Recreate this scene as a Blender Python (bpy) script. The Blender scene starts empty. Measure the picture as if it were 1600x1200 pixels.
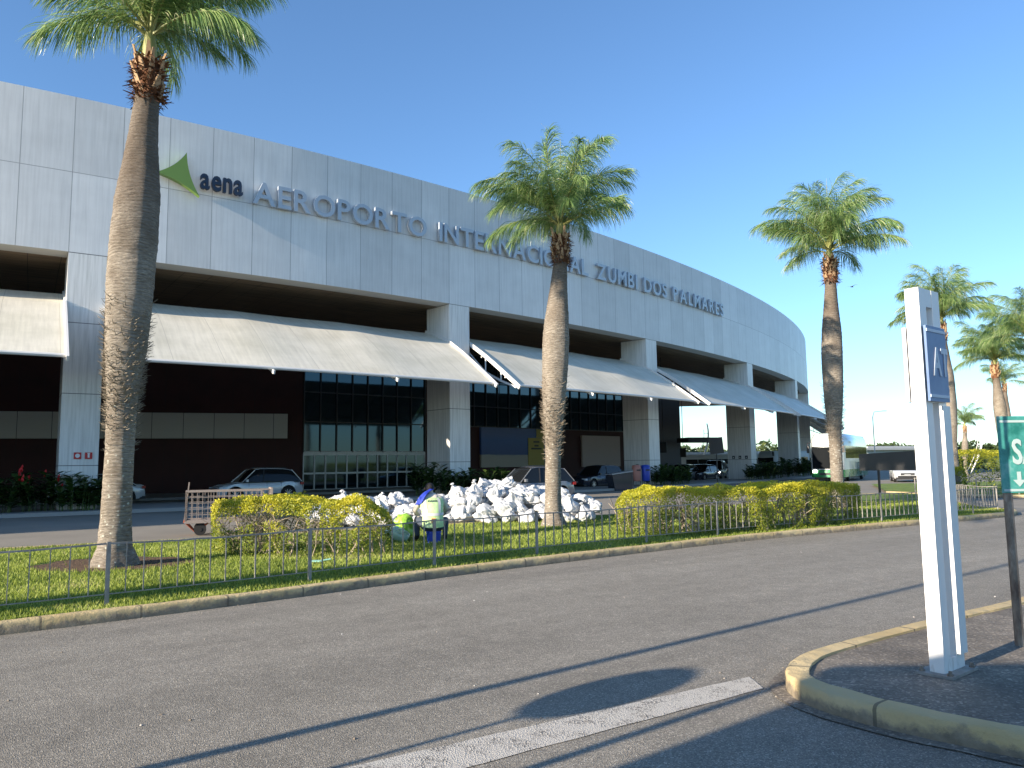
import bpy, bmesh, math, random
import numpy as np
from mathutils import Vector, Matrix, noise
R = math.radians; PI = math.pi
sc = bpy.context.scene
col = sc.collection
# ------------------------------------------------------------------ camera, sky, sun, exposure
cam = bpy.data.cameras.new('camera'); camo = bpy.data.objects.new('camera', cam); col.objects.link(camo)
EYE = 1.7; PITCH = R(6.0); ROLL = R(0.76)
fw = Vector((0, math.cos(PITCH), math.sin(PITCH))); up0 = Vector((0, -math.sin(PITCH), math.cos(PITCH))); rt0 = Vector((1, 0, 0))
rt = rt0*math.cos(ROLL) - up0*math.sin(ROLL); up = up0*math.cos(ROLL) + rt0*math.sin(ROLL)
M = Matrix((rt, up, -fw)).transposed().to_4x4(); M.translation = (0, 0, EYE); camo.matrix_world = M
cam.sensor_fit = 'HORIZONTAL'; cam.sensor_width = 36; cam.lens = 27.0; cam.clip_start = .05; cam.clip_end = 6000
sc.camera = camo
SUN_H = 38.5; SUN_E = 17.0          # heading the light travels (from +X towards +Y), elevation
Lh = Vector((math.cos(R(SUN_H)), math.sin(R(SUN_H)), 0))
w = bpy.data.worlds.new("World"); sc.world = w; w.use_nodes = True
nt = w.node_tree; sky = nt.nodes.new('ShaderNodeTexSky'); sky.sky_type = 'NISHITA'; sky.sun_disc = False
sky.sun_elevation = R(SUN_E); sky.sun_rotation = math.atan2(-Lh.x, -Lh.y); sky.air_density = 1.0; sky.dust_density = 0.3; sky.ozone_density = 3.0; sky.altitude = 0
tintn = nt.nodes.new('ShaderNodeMix'); tintn.data_type = 'RGBA'; tintn.blend_type = 'MULTIPLY'; tintn.inputs[0].default_value = 1; tintn.inputs[7].default_value = (.80, .95, 1.08, 1)
nt.links.new(sky.outputs[0], tintn.inputs[6]); nt.links.new(tintn.outputs[2], nt.nodes['Background'].inputs[0]); nt.nodes['Background'].inputs[1].default_value = .11
sun = bpy.data.lights.new('sun', 'SUN'); suno = bpy.data.objects.new('sun', sun); col.objects.link(suno)
sun.energy = 5.0; sun.angle = R(.5); sun.color = (1, .86, .69)
ld = Lh*math.cos(R(SUN_E)) + Vector((0, 0, -math.sin(R(SUN_E))))
suno.rotation_euler = ld.to_track_quat('-Z', 'Y').to_euler(); suno.location = (-20, -20, 30)
sc.view_settings.view_transform = 'Standard'; sc.view_settings.look = 'None'; sc.view_settings.gamma = 1
sc.view_settings.exposure = 1.14
sc.cycles.max_bounces = 8; sc.cycles.transparent_max_bounces = 8

# ------------------------------------------------------------------ materials
def mat(name, base=(.5, .5, .5), rough=.6, metal=0, spec=.5, fn=None, emit=None):
    m = bpy.data.materials.new(name); m.use_nodes = True; n = m.node_tree; b = n.nodes['Principled BSDF']
    b.inputs['Base Color'].default_value = (*base, 1); b.inputs['Roughness'].default_value = rough
    b.inputs['Metallic'].default_value = metal; b.inputs['Specular IOR Level'].default_value = spec
    if emit: b.inputs['Emission Color'].default_value = (*emit[0], 1); b.inputs['Emission Strength'].default_value = emit[1]
    if fn: fn(NB(n, b))
    return m
class NB:
    def __init__(s, n, b): s.n = n; s.b = b
    def node(s, t, **k):
        o = s.n.nodes.new(t)
        for a, v in k.items(): setattr(o, a, v)
        return o
    def link(s, a, b): s.n.links.new(a, b)
    def obj(s): return s.node('ShaderNodeTexCoord').outputs['Object']
    def pos(s): return s.node('ShaderNodeNewGeometry').outputs['Position']
    def uv(s): return s.node('ShaderNodeTexCoord').outputs['UV']
    def mapping(s, v, scale=(1, 1, 1), rot=(0, 0, 0)):
        m = s.node('ShaderNodeMapping'); m.inputs['Scale'].default_value = scale; m.inputs['Rotation'].default_value = rot; s.link(v, m.inputs[0]); return m.outputs[0]
    def noise(s, v, scale, detail=4, rough=.55):
        m = s.node('ShaderNodeTexNoise'); m.inputs['Scale'].default_value = scale; m.inputs['Detail'].default_value = detail; m.inputs['Roughness'].default_value = rough
        s.link(v, m.inputs['Vector']); return m.outputs['Fac']
    def voro(s, v, scale, out='Distance', feature='F1'):
        m = s.node('ShaderNodeTexVoronoi', feature=feature); m.inputs['Scale'].default_value = scale; s.link(v, m.inputs['Vector']); return m.outputs[out]
    def ramp(s, f, stops):
        m = s.node('ShaderNodeValToRGB'); e = m.color_ramp.elements
        while len(e) < len(stops): e.new(.5)
        for k, (p, c) in enumerate(stops):
            e[k].position = p; e[k].color = (*c, 1) if isinstance(c, tuple) else (c, c, c, 1)
        s.link(f, m.inputs[0]); return m.outputs[0]
    def mix(s, f, a, b, mode='MIX'):
        m = s.node('ShaderNodeMix', data_type='RGBA', blend_type=mode)
        for i, v in ((0, f), (6, a), (7, b)):
            if isinstance(v, (int, float)): m.inputs[i].default_value = v
            elif isinstance(v, tuple): m.inputs[i].default_value = (*v, 1)
            else: s.link(v, m.inputs[i])
        return m.outputs[2]
    def math(s, op, a, b=0.0, c=0.0):
        m = s.node('ShaderNodeMath', operation=op)
        for i, v in enumerate((a, b, c)):
            if isinstance(v, (int, float)): m.inputs[i].default_value = v
            else: s.link(v, m.inputs[i])
        return m.outputs[0]
    def sep(s, v): m = s.node('ShaderNodeSeparateXYZ'); s.link(v, m.inputs[0]); return m.outputs
    def attr(s, name): return s.node('ShaderNodeAttribute', attribute_name=name).outputs['Fac']
    def color(s, c): s.link(c, s.b.inputs['Base Color'])
    def rough(s, c): s.link(c, s.b.inputs['Roughness'])
    def bump(s, h, strength=.5, dist=.01):
        m = s.node('ShaderNodeBump'); m.inputs['Strength'].default_value = strength; m.inputs['Distance'].default_value = dist
        s.link(h, m.inputs['Height']); s.link(m.outputs[0], s.b.inputs['Normal'])

def f_asphalt(k):
    p = k.pos()
    g = k.voro(p, 125, 'Color'); g1 = k.sep(g)[0]; gv = k.ramp(g1, [(0, .62), (.6, .97), (.88, 1.3), (1, 2.1)])
    big = k.noise(p, .35, 5); med = k.noise(p, 4, 4)
    base = k.ramp(big, [(.3, (.222, .202, .165)), (.7, (.265, .242, .20))])
    c = k.mix(1, base, gv, 'MULTIPLY'); c = k.mix(1, c, k.ramp(med, [(.3, .88), (.7, 1.1)]), 'MULTIPLY')
    tr = k.noise(k.mapping(k.mapping(p, rot=(0, 0, R(-36))), (.05, .9, 1)), 1, 4, .6); c = k.mix(1, c, k.ramp(tr, [(.35, .86), (.65, 1.1)]), 'MULTIPLY')
    st = k.noise(p, 1.1, 7, .7); c = k.mix(k.ramp(st, [(.66, 0.0), (.78, .5)]), c, (.07, .06, .05))
    k.color(c); k.bump(k.math('ADD', k.noise(p, 90, 3), k.voro(p, 125)), .7, .006)
def f_asphalt_far(k):
    p = k.pos(); k.color(k.ramp(k.noise(p, .5, 6), [(.3, (.20, .182, .15)), (.7, (.25, .226, .185))])); k.bump(k.noise(p, 40, 3), .5, .008)
def f_island(k):
    p = k.pos(); big = k.noise(p, 1.3, 6, .65)
    c = k.ramp(big, [(.3, (.10, .088, .074)), (.5, (.175, .152, .122)), (.72, (.29, .25, .20))])
    gr = k.voro(p, 60, 'Color'); c = k.mix(1, c, k.ramp(k.sep(gr)[0], [(0, .7), (.7, 1.0), (.9, 1.3), (1, 2.0)]), 'MULTIPLY')
    k.color(c); k.bump(k.math('ADD', k.noise(p, 45, 4), k.noise(p, 6, 4)), .7, .012)
def f_kerb(k):
    p = k.pos(); n = k.noise(p, 3.5, 7, .7); z = k.sep(p)[2]
    yel = k.ramp(k.noise(p, 1.2, 3), [(.3, (.50, .37, .17)), (.7, (.57, .46, .26))])
    con = k.ramp(k.noise(p, 9, 5), [(.3, (.13, .11, .085)), (.7, (.27, .23, .17))])
    low = k.math('MULTIPLY', k.math('SUBTRACT', .10, z), 3.2)
    f = k.math('ADD', n, low)
    uvx = k.sep(k.uv())[0]; jt = k.math('GREATER_THAN', k.math('ABSOLUTE', k.math('SUBTRACT', k.math('FRACT', k.math('MULTIPLY', uvx, 1.0)), .5)), .488)
    k.color(k.mix(k.math('MULTIPLY', jt, .75), k.mix(k.ramp(f, [(.50, 0.0), (.66, .9)]), yel, con), (.10, .085, .06)))
    k.bump(k.math('ADD', k.noise(p, 30, 6, .7), k.math('MULTIPLY', k.noise(p, 7, 3), 2)), .9, .014)
def f_roadline(k):
    p = k.pos(); gr = k.voro(p, 95, 'Color')
    n = k.math('ADD', k.noise(p, 5, 6, .7), k.math('MULTIPLY', k.sep(gr)[0], .28))
    k.color(k.mix(k.ramp(n, [(.66, 0.0), (.84, .9)]), (.50, .47, .41), (.15, .138, .12))); k.bump(k.voro(p, 95), .8, .005)
def f_lawn(k):
    p = k.pos(); k.color(k.ramp(k.noise(p, 2.2, 6, .6), [(.3, (.08, .13, .015)), (.55, (.14, .21, .025)), (.75, (.20, .25, .05))])); k.bump(k.noise(p, 40, 4), 1, .03)
def f_soil(k):
    p = k.pos(); k.color(k.ramp(k.noise(p, 9, 6), [(.3, (.06, .035, .02)), (.7, (.16, .095, .05))])); k.bump(k.noise(p, 22, 6), 1, .06)
def f_ground(k):
    p = k.pos(); k.color(k.ramp(k.noise(p, .05, 6), [(.3, (.07, .085, .025)), (.7, (.13, .13, .045))]))
def leafmat(name, stops, rough=.5, trans=.25):
    def fn(k):
        c = k.ramp(k.attr('tint'), stops); k.color(c)
        tr = k.node('ShaderNodeBsdfTranslucent'); k.link(c, tr.inputs[0]); mx = k.node('ShaderNodeMixShader'); mx.inputs[0].default_value = trans
        out = k.n.nodes['Material Output']; k.link(k.b.outputs[0], mx.inputs[1]); k.link(tr.outputs[0], mx.inputs[2]); k.link(mx.outputs[0], out.inputs[0])
    return mat(name, rough=rough, fn=fn, spec=.4)
def f_fascia(k):
    u, v, _ = k.sep(k.uv())
    pu = k.math('DIVIDE', k.math('SUBTRACT', u, 2.7), 1.873)
    fr = k.math('ABSOLUTE', k.math('SUBTRACT', k.math('FRACT', pu), .5))
    j1 = k.math('GREATER_THAN', fr, .4925)
    j2 = k.math('LESS_THAN', k.math('ABSOLUTE', k.math('SUBTRACT', v, 14.2)), .014)
    j = k.math('MAXIMUM', j1, j2)
    cell = k.node('ShaderNodeCombineXYZ'); k.link(k.math('FLOOR', pu), cell.inputs[0]); k.link(k.math('GREATER_THAN', v, 14.2), cell.inputs[1])
    wn = k.node('ShaderNodeTexWhiteNoise', noise_dimensions='2D'); k.link(cell.outputs[0], wn.inputs['Vector'])
    st = k.noise(k.mapping(k.uv(), (9, .35, 1)), 1, 5, .6); st2 = k.noise(k.mapping(k.uv(), (.5, .8, 1)), 1, 3)
    c = k.mix(1, (.69, .70, .70), k.ramp(wn.outputs[0], [(0, .88), (1, 1.05)]), 'MULTIPLY')
    c = k.mix(1, c, k.ramp(st, [(.3, .88), (.6, 1.01)]), 'MULTIPLY'); c = k.mix(1, c, k.ramp(st2, [(.3, .94), (.7, 1.04)]), 'MULTIPLY')
    c = k.mix(j, c, (.30, .31, .32)); k.color(c)
    # each panel bows by a hair: tiny bump per panel
    k.bump(k.math('ADD', k.math('MULTIPLY', j, -1), k.noise(k.mapping(k.uv(), (.6, .3, 1)), 1, 2)), .35, .02)
def f_column(k):
    p = k.obj(); st = k.noise(k.mapping(p, (10, 10, .45)), 1, 6, .62); lo = k.sep(p)[2]
    zf = k.math('ABSOLUTE', k.math('SUBTRACT', k.math('FRACT', k.math('DIVIDE', k.math('SUBTRACT', lo, 1.9), 2.95)), .5))
    c = k.mix(k.ramp(st, [(.42, 0.0), (.75, .6)]), (.76, .755, .73), (.36, .36, .33))
    c = k.mix(k.math('GREATER_THAN', zf, .495), c, (.13, .13, .13)); k.color(c)
def f_awning(k):
    u, v, _ = k.sep(k.uv())
    fr = k.math('ABSOLUTE', k.math('SUBTRACT', k.math('FRACT', k.math('DIVIDE', u, 1.95)), .5))
    st = k.noise(k.mapping(k.uv(), (6, .5, 1)), 1, 6, .65); bl = k.noise(k.mapping(k.uv(), (.45, .7, 1)), 1, 5, .6)
    c = k.ramp(bl, [(.3, (.60, .57, .46)), (.7, (.76, .72, .61))]); c = k.mix(1, c, k.ramp(st, [(.3, .84), (.65, 1.03)]), 'MULTIPLY')
    m2 = k.math('LESS_THAN', k.math('ABSOLUTE', k.math('SUBTRACT', v, 2.15)), .018)
    c = k.mix(k.math('MULTIPLY', k.math('MAXIMUM', k.math('GREATER_THAN', fr, .493), m2), .7), c, (.43, .41, .35)); k.color(c)
    k.bump(k.noise(k.mapping(k.uv(), (5, 5, 1)), 1, 3), .1, .02)
def f_ceiling(k):
    u, v, _ = k.sep(k.uv())
    a = k.math('GREATER_THAN', k.math('ABSOLUTE', k.math('SUBTRACT', k.math('FRACT', k.math('DIVIDE', u, 1.25)), .5)), .49)
    st = k.noise(k.mapping(k.uv(), (.3, 7, 1)), 1, 4)
    c = k.ramp(st, [(.35, (.10, .07, .045)), (.65, (.27, .19, .12))]); k.color(k.mix(a, c, (.03, .02, .015)))
def f_red(k):
    u, v, _ = k.sep(k.uv())
    a = k.math('GREATER_THAN', k.math('ABSOLUTE', k.math('SUBTRACT', k.math('FRACT', k.math('DIVIDE', u, 1.4)), .5)), .488)
    c = k.ramp(k.noise(k.uv(), .6, 4), [(.3, (.030, .005, .004)), (.7, (.05, .009, .007))]); k.color(k.mix(a, c, (.03, .01, .01)))
def f_band(k):
    u, v, _ = k.sep(k.uv())
    a = k.math('GREATER_THAN', k.math('ABSOLUTE', k.math('SUBTRACT', k.math('FRACT', k.math('DIVIDE', u, 1.9)), .5)), .49)
    k.color(k.mix(a, (.5, .48, .43), (.1, .09, .08)))
def f_trunk(k):
    p = k.obj(); z = k.sep(p)[2]
    wob = k.noise(k.mapping(p, (1.2, 1.2, 2.5)), 1, 4)
    rr = k.math('ADD', k.math('MULTIPLY', z, 15), k.math('MULTIPLY', wob, 5))
    ring = k.math('ABSOLUTE', k.math('SUBTRACT', k.math('FRACT', rr), .5))
    fine = k.noise(k.mapping(p, (9, 9, 45)), 1, 6, .7); blot = k.noise(p, 2.2, 5)
    c = k.ramp(fine, [(.3, (.13, .11, .085)), (.5, (.27, .235, .19)), (.72, (.43, .385, .32))])
    c = k.mix(k.ramp(ring, [(.40, 0.0), (.5, .55)]), c, (.07, .052, .037))
    c = k.mix(k.ramp(blot, [(.42, 0.0), (.62, .5)]), c, (.12, .09, .062))
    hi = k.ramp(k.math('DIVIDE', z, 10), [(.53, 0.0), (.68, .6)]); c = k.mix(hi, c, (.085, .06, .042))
    lic = k.voro(p, 11); lz = k.ramp(k.math('DIVIDE', z, 10), [(.02, 1.0), (.27, .75), (.38, 0.0)])
    lf = k.math('MULTIPLY', k.ramp(k.math('ADD', lic, k.math('MULTIPLY', k.noise(p, 7, 6, .7), .9)), [(.56, 1.0), (.66, 0.0)]), lz)
    c = k.mix(lf, c, (.48, .49, .42)); k.color(c)
    k.bump(k.math('ADD', k.math('MULTIPLY', ring, -1.2), k.math('MULTIPLY', fine, 2.2)), .9, .02)
def f_sack(k):
    p = k.obj(); n = k.noise(p, 7, 6, .65)
    c = k.ramp(k.noise(p, 2.5, 4), [(.3, (.50, .52, .54)), (.7, (.60, .60, .59))]); c = k.mix(k.ramp(n, [(.62, 0.0), (.75, .35)]), c, (.45, .38, .28)); k.color(c)
    k.bump(k.noise(k.mapping(p, (3, 3, 1)), 4, 4, .6), .5, .05)
def f_glass(k): 
    k.rough(k.ramp(k.noise(k.obj(), .4, 3), [(.3, .02), (.7, .06)]))
def f_metal(k):
    p = k.obj(); k.color(k.ramp(k.noise(p, 9, 6), [(.35, (.19, .18, .165)), (.7, (.31, .295, .27))]))
def f_totem(k):
    p = k.obj(); n = k.noise(k.mapping(p, (14, 14, 3)), 1, 6, .65); z = k.sep(p)[2]
    f = k.math('ADD', n, k.math('MULTIPLY', k.math('SUBTRACT', .35, z), .35))
    k.color(k.mix(k.ramp(f, [(.66, 0.0), (.8, .6)]), (.74, .74, .72), (.36, .33, .28)))
def f_rustpole(k):
    p = k.obj(); n = k.noise(k.mapping(p, (8, 8, 3)), 1, 7, .7); k.color(k.ramp(n, [(.35, (.09, .06, .045)), (.55, (.22, .18, .14)), (.7, (.36, .34, .30))])); k.bump(n, .5, .005)
def f_greensign(k):
    p = k.obj(); n = k.noise(p, 4, 7, .65); n2 = k.noise(k.mapping(p, (12, 12, 2)), 1, 5)
    c = k.ramp(n, [(.32, (.012, .15, .12)), (.5, (.06, .30, .26)), (.68, (.28, .46, .44))]); k.color(k.mix(k.ramp(n2, [(.6, 0.0), (.8, .5)]), c, (.3, .38, .36)))
def f_bluesign(k):
    p = k.obj(); k.color(k.ramp(k.noise(p, 6, 5), [(.35, (.09, .16, .32)), (.7, (.14, .22, .38))]))
def f_vest(k):
    x, y, z = k.sep(k.obj()); c = k.ramp(k.noise(k.obj(), 5, 3), [(.3, (.42, .62, .24)), (.7, (.55, .72, .40))]); k.color(c); k.bump(k.noise(k.obj(), 9, 3), .6, .03)
def f_billboard(k):
    u, v, _ = k.sep(k.uv()); n = k.noise(k.mapping(k.uv(), (4, 14, 1)), 1, 5)
    c = k.ramp(k.math('ADD', v, k.math('MULTIPLY', n, .12)), [(.2, (.35, .32, .27)), (.36, (.33, .31, .28)), (.39, (.03, .07, .2)), (.75, (.04, .11, .32)), (1, (.10, .16, .33))]); k.color(c)
def f_far(k):
    p = k.pos(); k.color(k.ramp(k.noise(p, .3, 5), [(.35, (.06, .10, .03)), (.7, (.13, .15, .045))]))
m_asphalt = mat('asphalt', rough=.85, fn=f_asphalt); m_asphalt_far = mat('asphalt_far', rough=.85, fn=f_asphalt_far)
m_island = mat('island_paving', rough=.9, fn=f_island); m_kerb = mat('kerb_yellow', rough=.85, fn=f_kerb); m_line = mat('road_line', rough=.8, fn=f_roadline)
m_concrete = mat('concrete', (.3, .29, .27), .85); m_lawn = mat('lawn', rough=.9, fn=f_lawn); m_soil = mat('soil', rough=.95, fn=f_soil); m_ground = mat('ground', rough=1, fn=f_ground)
m_grass = leafmat('grass_blades', [(0, (.11, .16, .025)), (.5, (.28, .35, .055)), (.85, (.42, .47, .11)), (1, (.44, .40, .20))], .6, .4)
m_frond = leafmat('frond_leaf', [(0, (.09, .19, .07)), (.5, (.27, .40, .14)), (.85, (.52, .62, .27)), (1, (.66, .66, .42))], .28, .5)
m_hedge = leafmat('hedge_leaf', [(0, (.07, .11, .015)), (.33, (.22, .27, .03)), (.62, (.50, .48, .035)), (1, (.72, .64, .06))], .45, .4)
m_twig = mat('twig', (.30, .25, .19), .9)
m_leafdark = leafmat('shrub_leaf', [(0, (.02, .05, .015)), (.6, (.05, .10, .02)), (1, (.16, .22, .05))], .35, .2)
m_farleaf = leafmat('far_leaf', [(0, (.03, .055, .015)), (.6, (.08, .11, .03)), (1, (.17, .18, .05))], .6, .2)
m_fascia = mat('facade_panel', rough=.42, fn=f_fascia, spec=.4); m_column = mat('column_panel', rough=.45, fn=f_column); m_awning = mat('awning_sheet', rough=.5, fn=f_awning)
m_ceiling = mat('ceiling', rough=.6, fn=f_ceiling); m_strip = mat('soffit_strip', (.5, .49, .46), .5); m_red = mat('red_wall', rough=.7, fn=f_red); m_band = mat('band', rough=.5, fn=f_band)
m_white = mat('white_steel', (.72, .71, .68), .4); m_roof = mat('roof_sheet', (.35, .35, .35), .7); m_dark = mat('dark_metal', (.03, .03, .032), .5)
m_glass = mat('dark_glass', (.006, .012, .014), .03, fn=f_glass, spec=1.0); m_glass.node_tree.nodes['Principled BSDF'].inputs['Specular Tint'].default_value = (.42, .66, .85, 1)
m_mull = mat('mullion', (.05, .05, .05), .4, .5); m_alu = mat('aluminium', (.42, .43, .44), .4, .4)
m_letter = mat('brushed_letter', (.42, .47, .53), .4, .2); m_logogreen = mat('logo_green', (.16, .27, .055), .45); m_navy = mat('navy_letter', (.014, .028, .06), .45)
m_trunk = mat('palm_trunk', rough=.9, fn=f_trunk); m_fib = mat('palm_fibre', (.15, .065, .03), .95); m_boot = mat('leaf_base', (.42, .28, .16), .85); m_rach = mat('rachis', (.25, .26, .09), .5); m_hair = mat('root_hair', (.24, .20, .15), .9)
m_sack = mat('sack', rough=.55, fn=f_sack); m_fence = mat('fence_steel', rough=.6, fn=f_metal); m_totem = mat('totem_paint', rough=.5, fn=f_totem); m_pole = mat('rusty_pole', rough=.8, fn=f_rustpole)
m_gsign = mat('green_sign', rough=.55, fn=f_greensign); m_bsign = mat('blue_sign', rough=.5, fn=f_bluesign); m_ltext = mat('light_text', (.50, .56, .64), .6); m_gtext = mat('white_text', (.42, .52, .50), .6)
m_vest = mat('hi_vis', rough=.7, fn=f_vest); m_reflect = mat('reflective_tape', (.55, .56, .55), .35); m_cloth = mat('grey_trousers', (.055, .07, .10), .9); m_sleeve = mat('sleeve', (.62, .56, .48), .85)
m_bluecloth = mat('blue_cloth', (.02, .05, .42), .7); m_skin = mat('skin', (.22, .11, .065), .6); m_hairblack = mat('black_hair', (.012, .01, .01), .8); m_boots = mat('boots', (.03, .025, .02), .8)
m_bluepl = mat('blue_plastic', (.012, .05, .38), .4); m_pinkpl = mat('pinkish_plastic', (.38, .17, .13), .5); m_bag = mat('green_bag', (.30, .55, .06), .4); m_orange = mat('orange_print', (.8, .32, .1), .6)
m_tyre = mat('tyre', (.015, .015, .015), .85); m_rim = mat('rim', (.5, .5, .52), .3, .8); m_carglass = mat('car_glass', (.01, .012, .014), .05, spec=.35); m_black = mat('black_plastic', (.018, .018, .02), .5)
m_lamp = mat('headlight_lens', (.7, .72, .75), .12); m_lampon = mat('headlight_lit', (.9, .9, .85), .2, emit=((1, .95, .85), 6)); m_tail = mat('tail_light', (.35, .02, .02), .2)
def paint(n, c): 
    m = mat(n, c, .22, .15, .5); m.node_tree.nodes['Principled BSDF'].inputs['Coat Weight'].default_value = .6; return m
m_cwhite = paint('white_car_paint', (.60, .62, .64)); m_csilver = paint('silver_car_paint', (.17, .18, .20)); m_cdark = paint('dark_car_paint', (.025, .03, .045)); m_busgreen = paint('bus_green', (.03, .22, .07)); m_buswhite = paint('bus_white', (.52, .56, .55)); m_yellow = paint('yellow_paint', (.55, .42, .02))
m_rust = mat('red_rust', (.34, .10, .06), .85); m_cage = mat('cage_wire', (.30, .25, .22), .55, .2); m_rsign = mat('red_sign', (.5, .03, .03), .5); m_wtext = mat('white_picto', (.75, .75, .75), .5)
m_bill = mat('billboard_print', rough=.5, fn=f_billboard); m_billy = mat('billboard_yellow', (.38, .31, .07), .6); m_pink = mat('pink_panel', (.38, .30, .27), .6); m_flower = mat('red_flower', (.6, .02, .02), .5)
m_farblue = mat('far_blue', (.03, .05, .09), .6); m_farpale = mat('far_pale', (.45, .50, .52), .6); m_yleaf = mat('bird_grey', (.08, .08, .08), .8); m_far = mat('far_bush_bank', rough=1, fn=f_far)

# ------------------------------------------------------------------ mesh helpers
class MB:
    def __init__(s): s.v = []; s.f = []; s.m = []; s.t = []; s.uv = {}; s.cur = 0; s.tint = 0.
    def add(s, vs, fs, uvs=None):
        o = len(s.v); s.v += [tuple(x) for x in vs]
        for i, f in enumerate(fs):
            s.f.append(tuple(o+j for j in f)); s.m.append(s.cur); s.t.append(s.tint)
            if uvs: s.uv[len(s.f)-1] = [uvs[j] for j in f]
        return s
    def box(s, c, d, rz=0, M=None):
        x, y, z = d[0]/2, d[1]/2, d[2]/2
        vs = [Vector((a*x, b*y, e*z)) for e in (-1, 1) for b in (-1, 1) for a in (-1, 1)]
        T = M if M is not None else Matrix.Translation(c) @ Matrix.Rotation(rz, 4, 'Z')
        return s.add([T @ v for v in vs], [(0, 2, 3, 1), (4, 5, 7, 6), (0, 1, 5, 4), (2, 6, 7, 3), (0, 4, 6, 2), (1, 3, 7, 5)])
    def bar(s, a, b, w, h=None, upv=(0, 0, 1)):
        a = Vector(a); b = Vector(b); h = h or w; d = b-a; L = d.length; d.normalize(); u = Vector(upv)
        if abs(d.dot(u)) > .98: u = Vector((1, 0, 0))
        r = d.cross(u).normalized(); u = r.cross(d)
        M = Matrix((r, d, u)).transposed().to_4x4(); M.translation = (a+b)/2
        return s.box(None, (w, L, h), M=M)
    def tube(s, pts, rad, n=8, cap=True):
        pts = [Vector(p) for p in pts]; rad = rad if isinstance(rad, (list, tuple)) else [rad]*len(pts); vs = []; ref = None
        for i, p in enumerate(pts):
            d = (pts[min(i+1, len(pts)-1)]-pts[max(i-1, 0)]).normalized()
            if ref is None: ref = Vector((1, 0, 0)) if abs(d.x) < .9 else Vector((0, 1, 0))
            r = (ref - d*ref.dot(d)).normalized(); ref = r; q = d.cross(r)
            vs += [p + (r*math.cos(2*PI*k/n) + q*math.sin(2*PI*k/n))*rad[i] for k in range(n)]
        fs = [(i*n+k, i*n+(k+1) % n, (i+1)*n+(k+1) % n, (i+1)*n+k) for i in range(len(pts)-1) for k in range(n)]
        if cap: fs += [tuple(range(n-1, -1, -1)), tuple((len(pts)-1)*n+k for k in range(n))]
        return s.add(vs, fs)
    def prism(s, poly, z0, z1):
        n = len(poly); vs = [(x, y, z0) for x, y in poly] + [(x, y, z1) for x, y in poly]
        return s.add(vs, [tuple(range(n-1, -1, -1)), tuple(range(n, 2*n))] + [(i, (i+1) % n, n+(i+1) % n, n+i) for i in range(n)])
    def disc(s, c, ax, r, th, n=20):
        ax = Vector(ax).normalized(); return s.tube([Vector(c)-ax*th/2, Vector(c)+ax*th/2], r, n)
    def build(s, name, mats, parent=None, smooth=None, loc=None, rz=None):
        me = bpy.data.meshes.new(name); me.from_pydata(s.v, [], s.f)
        if not isinstance(mats, (list, tuple)): mats = [mats]
        for m in mats: me.materials.append(m)
        if len(mats) > 1: me.polygons.foreach_set('material_index', s.m)
        if any(s.t): a = me.attributes.new('tint', 'FLOAT', 'FACE'); a.data.foreach_set('value', s.t)
        if s.uv:
            l = me.uv_layers.new(name='uv')
            for fi, uvs in s.uv.items():
                p = me.polygons[fi]
                for k, li in enumerate(p.loop_indices): l.data[li].uv = uvs[k]
        if smooth:
            me.polygons.foreach_set('use_smooth', [True]*len(me.polygons)); me.set_sharp_from_angle(angle=R(smooth))
        me.update()
        o = bpy.data.objects.new(name, me); col.objects.link(o)
        if parent: o.parent = parent
        if loc is not None: o.location = loc
        if rz is not None: o.rotation_euler.z = rz
        return o
def tag(o, label=None, cat=None, group=None, kind=None):
    if label: o['label'] = label
    if cat: o['category'] = cat
    if group: o['group'] = group
    if kind: o['kind'] = kind
    return o
def empty(name, loc, rz, label, cat, group=None):
    o = bpy.data.objects.new(name, None); col.objects.link(o); o.location = loc; o.rotation_euler = (0, 0, rz); o.empty_display_size = .3
    return tag(o, label, cat, group)
def copy_tree(o, parent=None):
    c = o.copy(); col.objects.link(c); c.parent = parent
    for ch in list(o.children): copy_tree(ch, c)
    return c
def struct(o): o['kind'] = 'structure'; return o
def catmull(P, step=.5):
    P = [Vector(p) for p in P]; Q = [2*P[0]-P[1]] + P + [2*P[-1]-P[-2]]; out = []
    for i in range(1, len(Q)-2):
        n = max(1, int((Q[i+1]-Q[i]).length/step))
        for k in range(n):
            t = k/n; out.append(.5*((2*Q[i]) + (Q[i+1]-Q[i-1])*t + (2*Q[i-1]-5*Q[i]+4*Q[i+1]-Q[i+2])*t*t + (3*Q[i]-Q[i-1]-3*Q[i+1]+Q[i+2])*t**3))
    out.append(P[-1]); return out
def inpoly(x, y, poly):
    c = False; j = len(poly)-1
    for i in range(len(poly)):
        xi, yi = poly[i][0], poly[i][1]; xj, yj = poly[j][0], poly[j][1]
        if (yi > y) != (yj > y) and x < (xj-xi)*(y-yi)/(yj-yi)+xi: c = not c
        j = i
    return c
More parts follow.
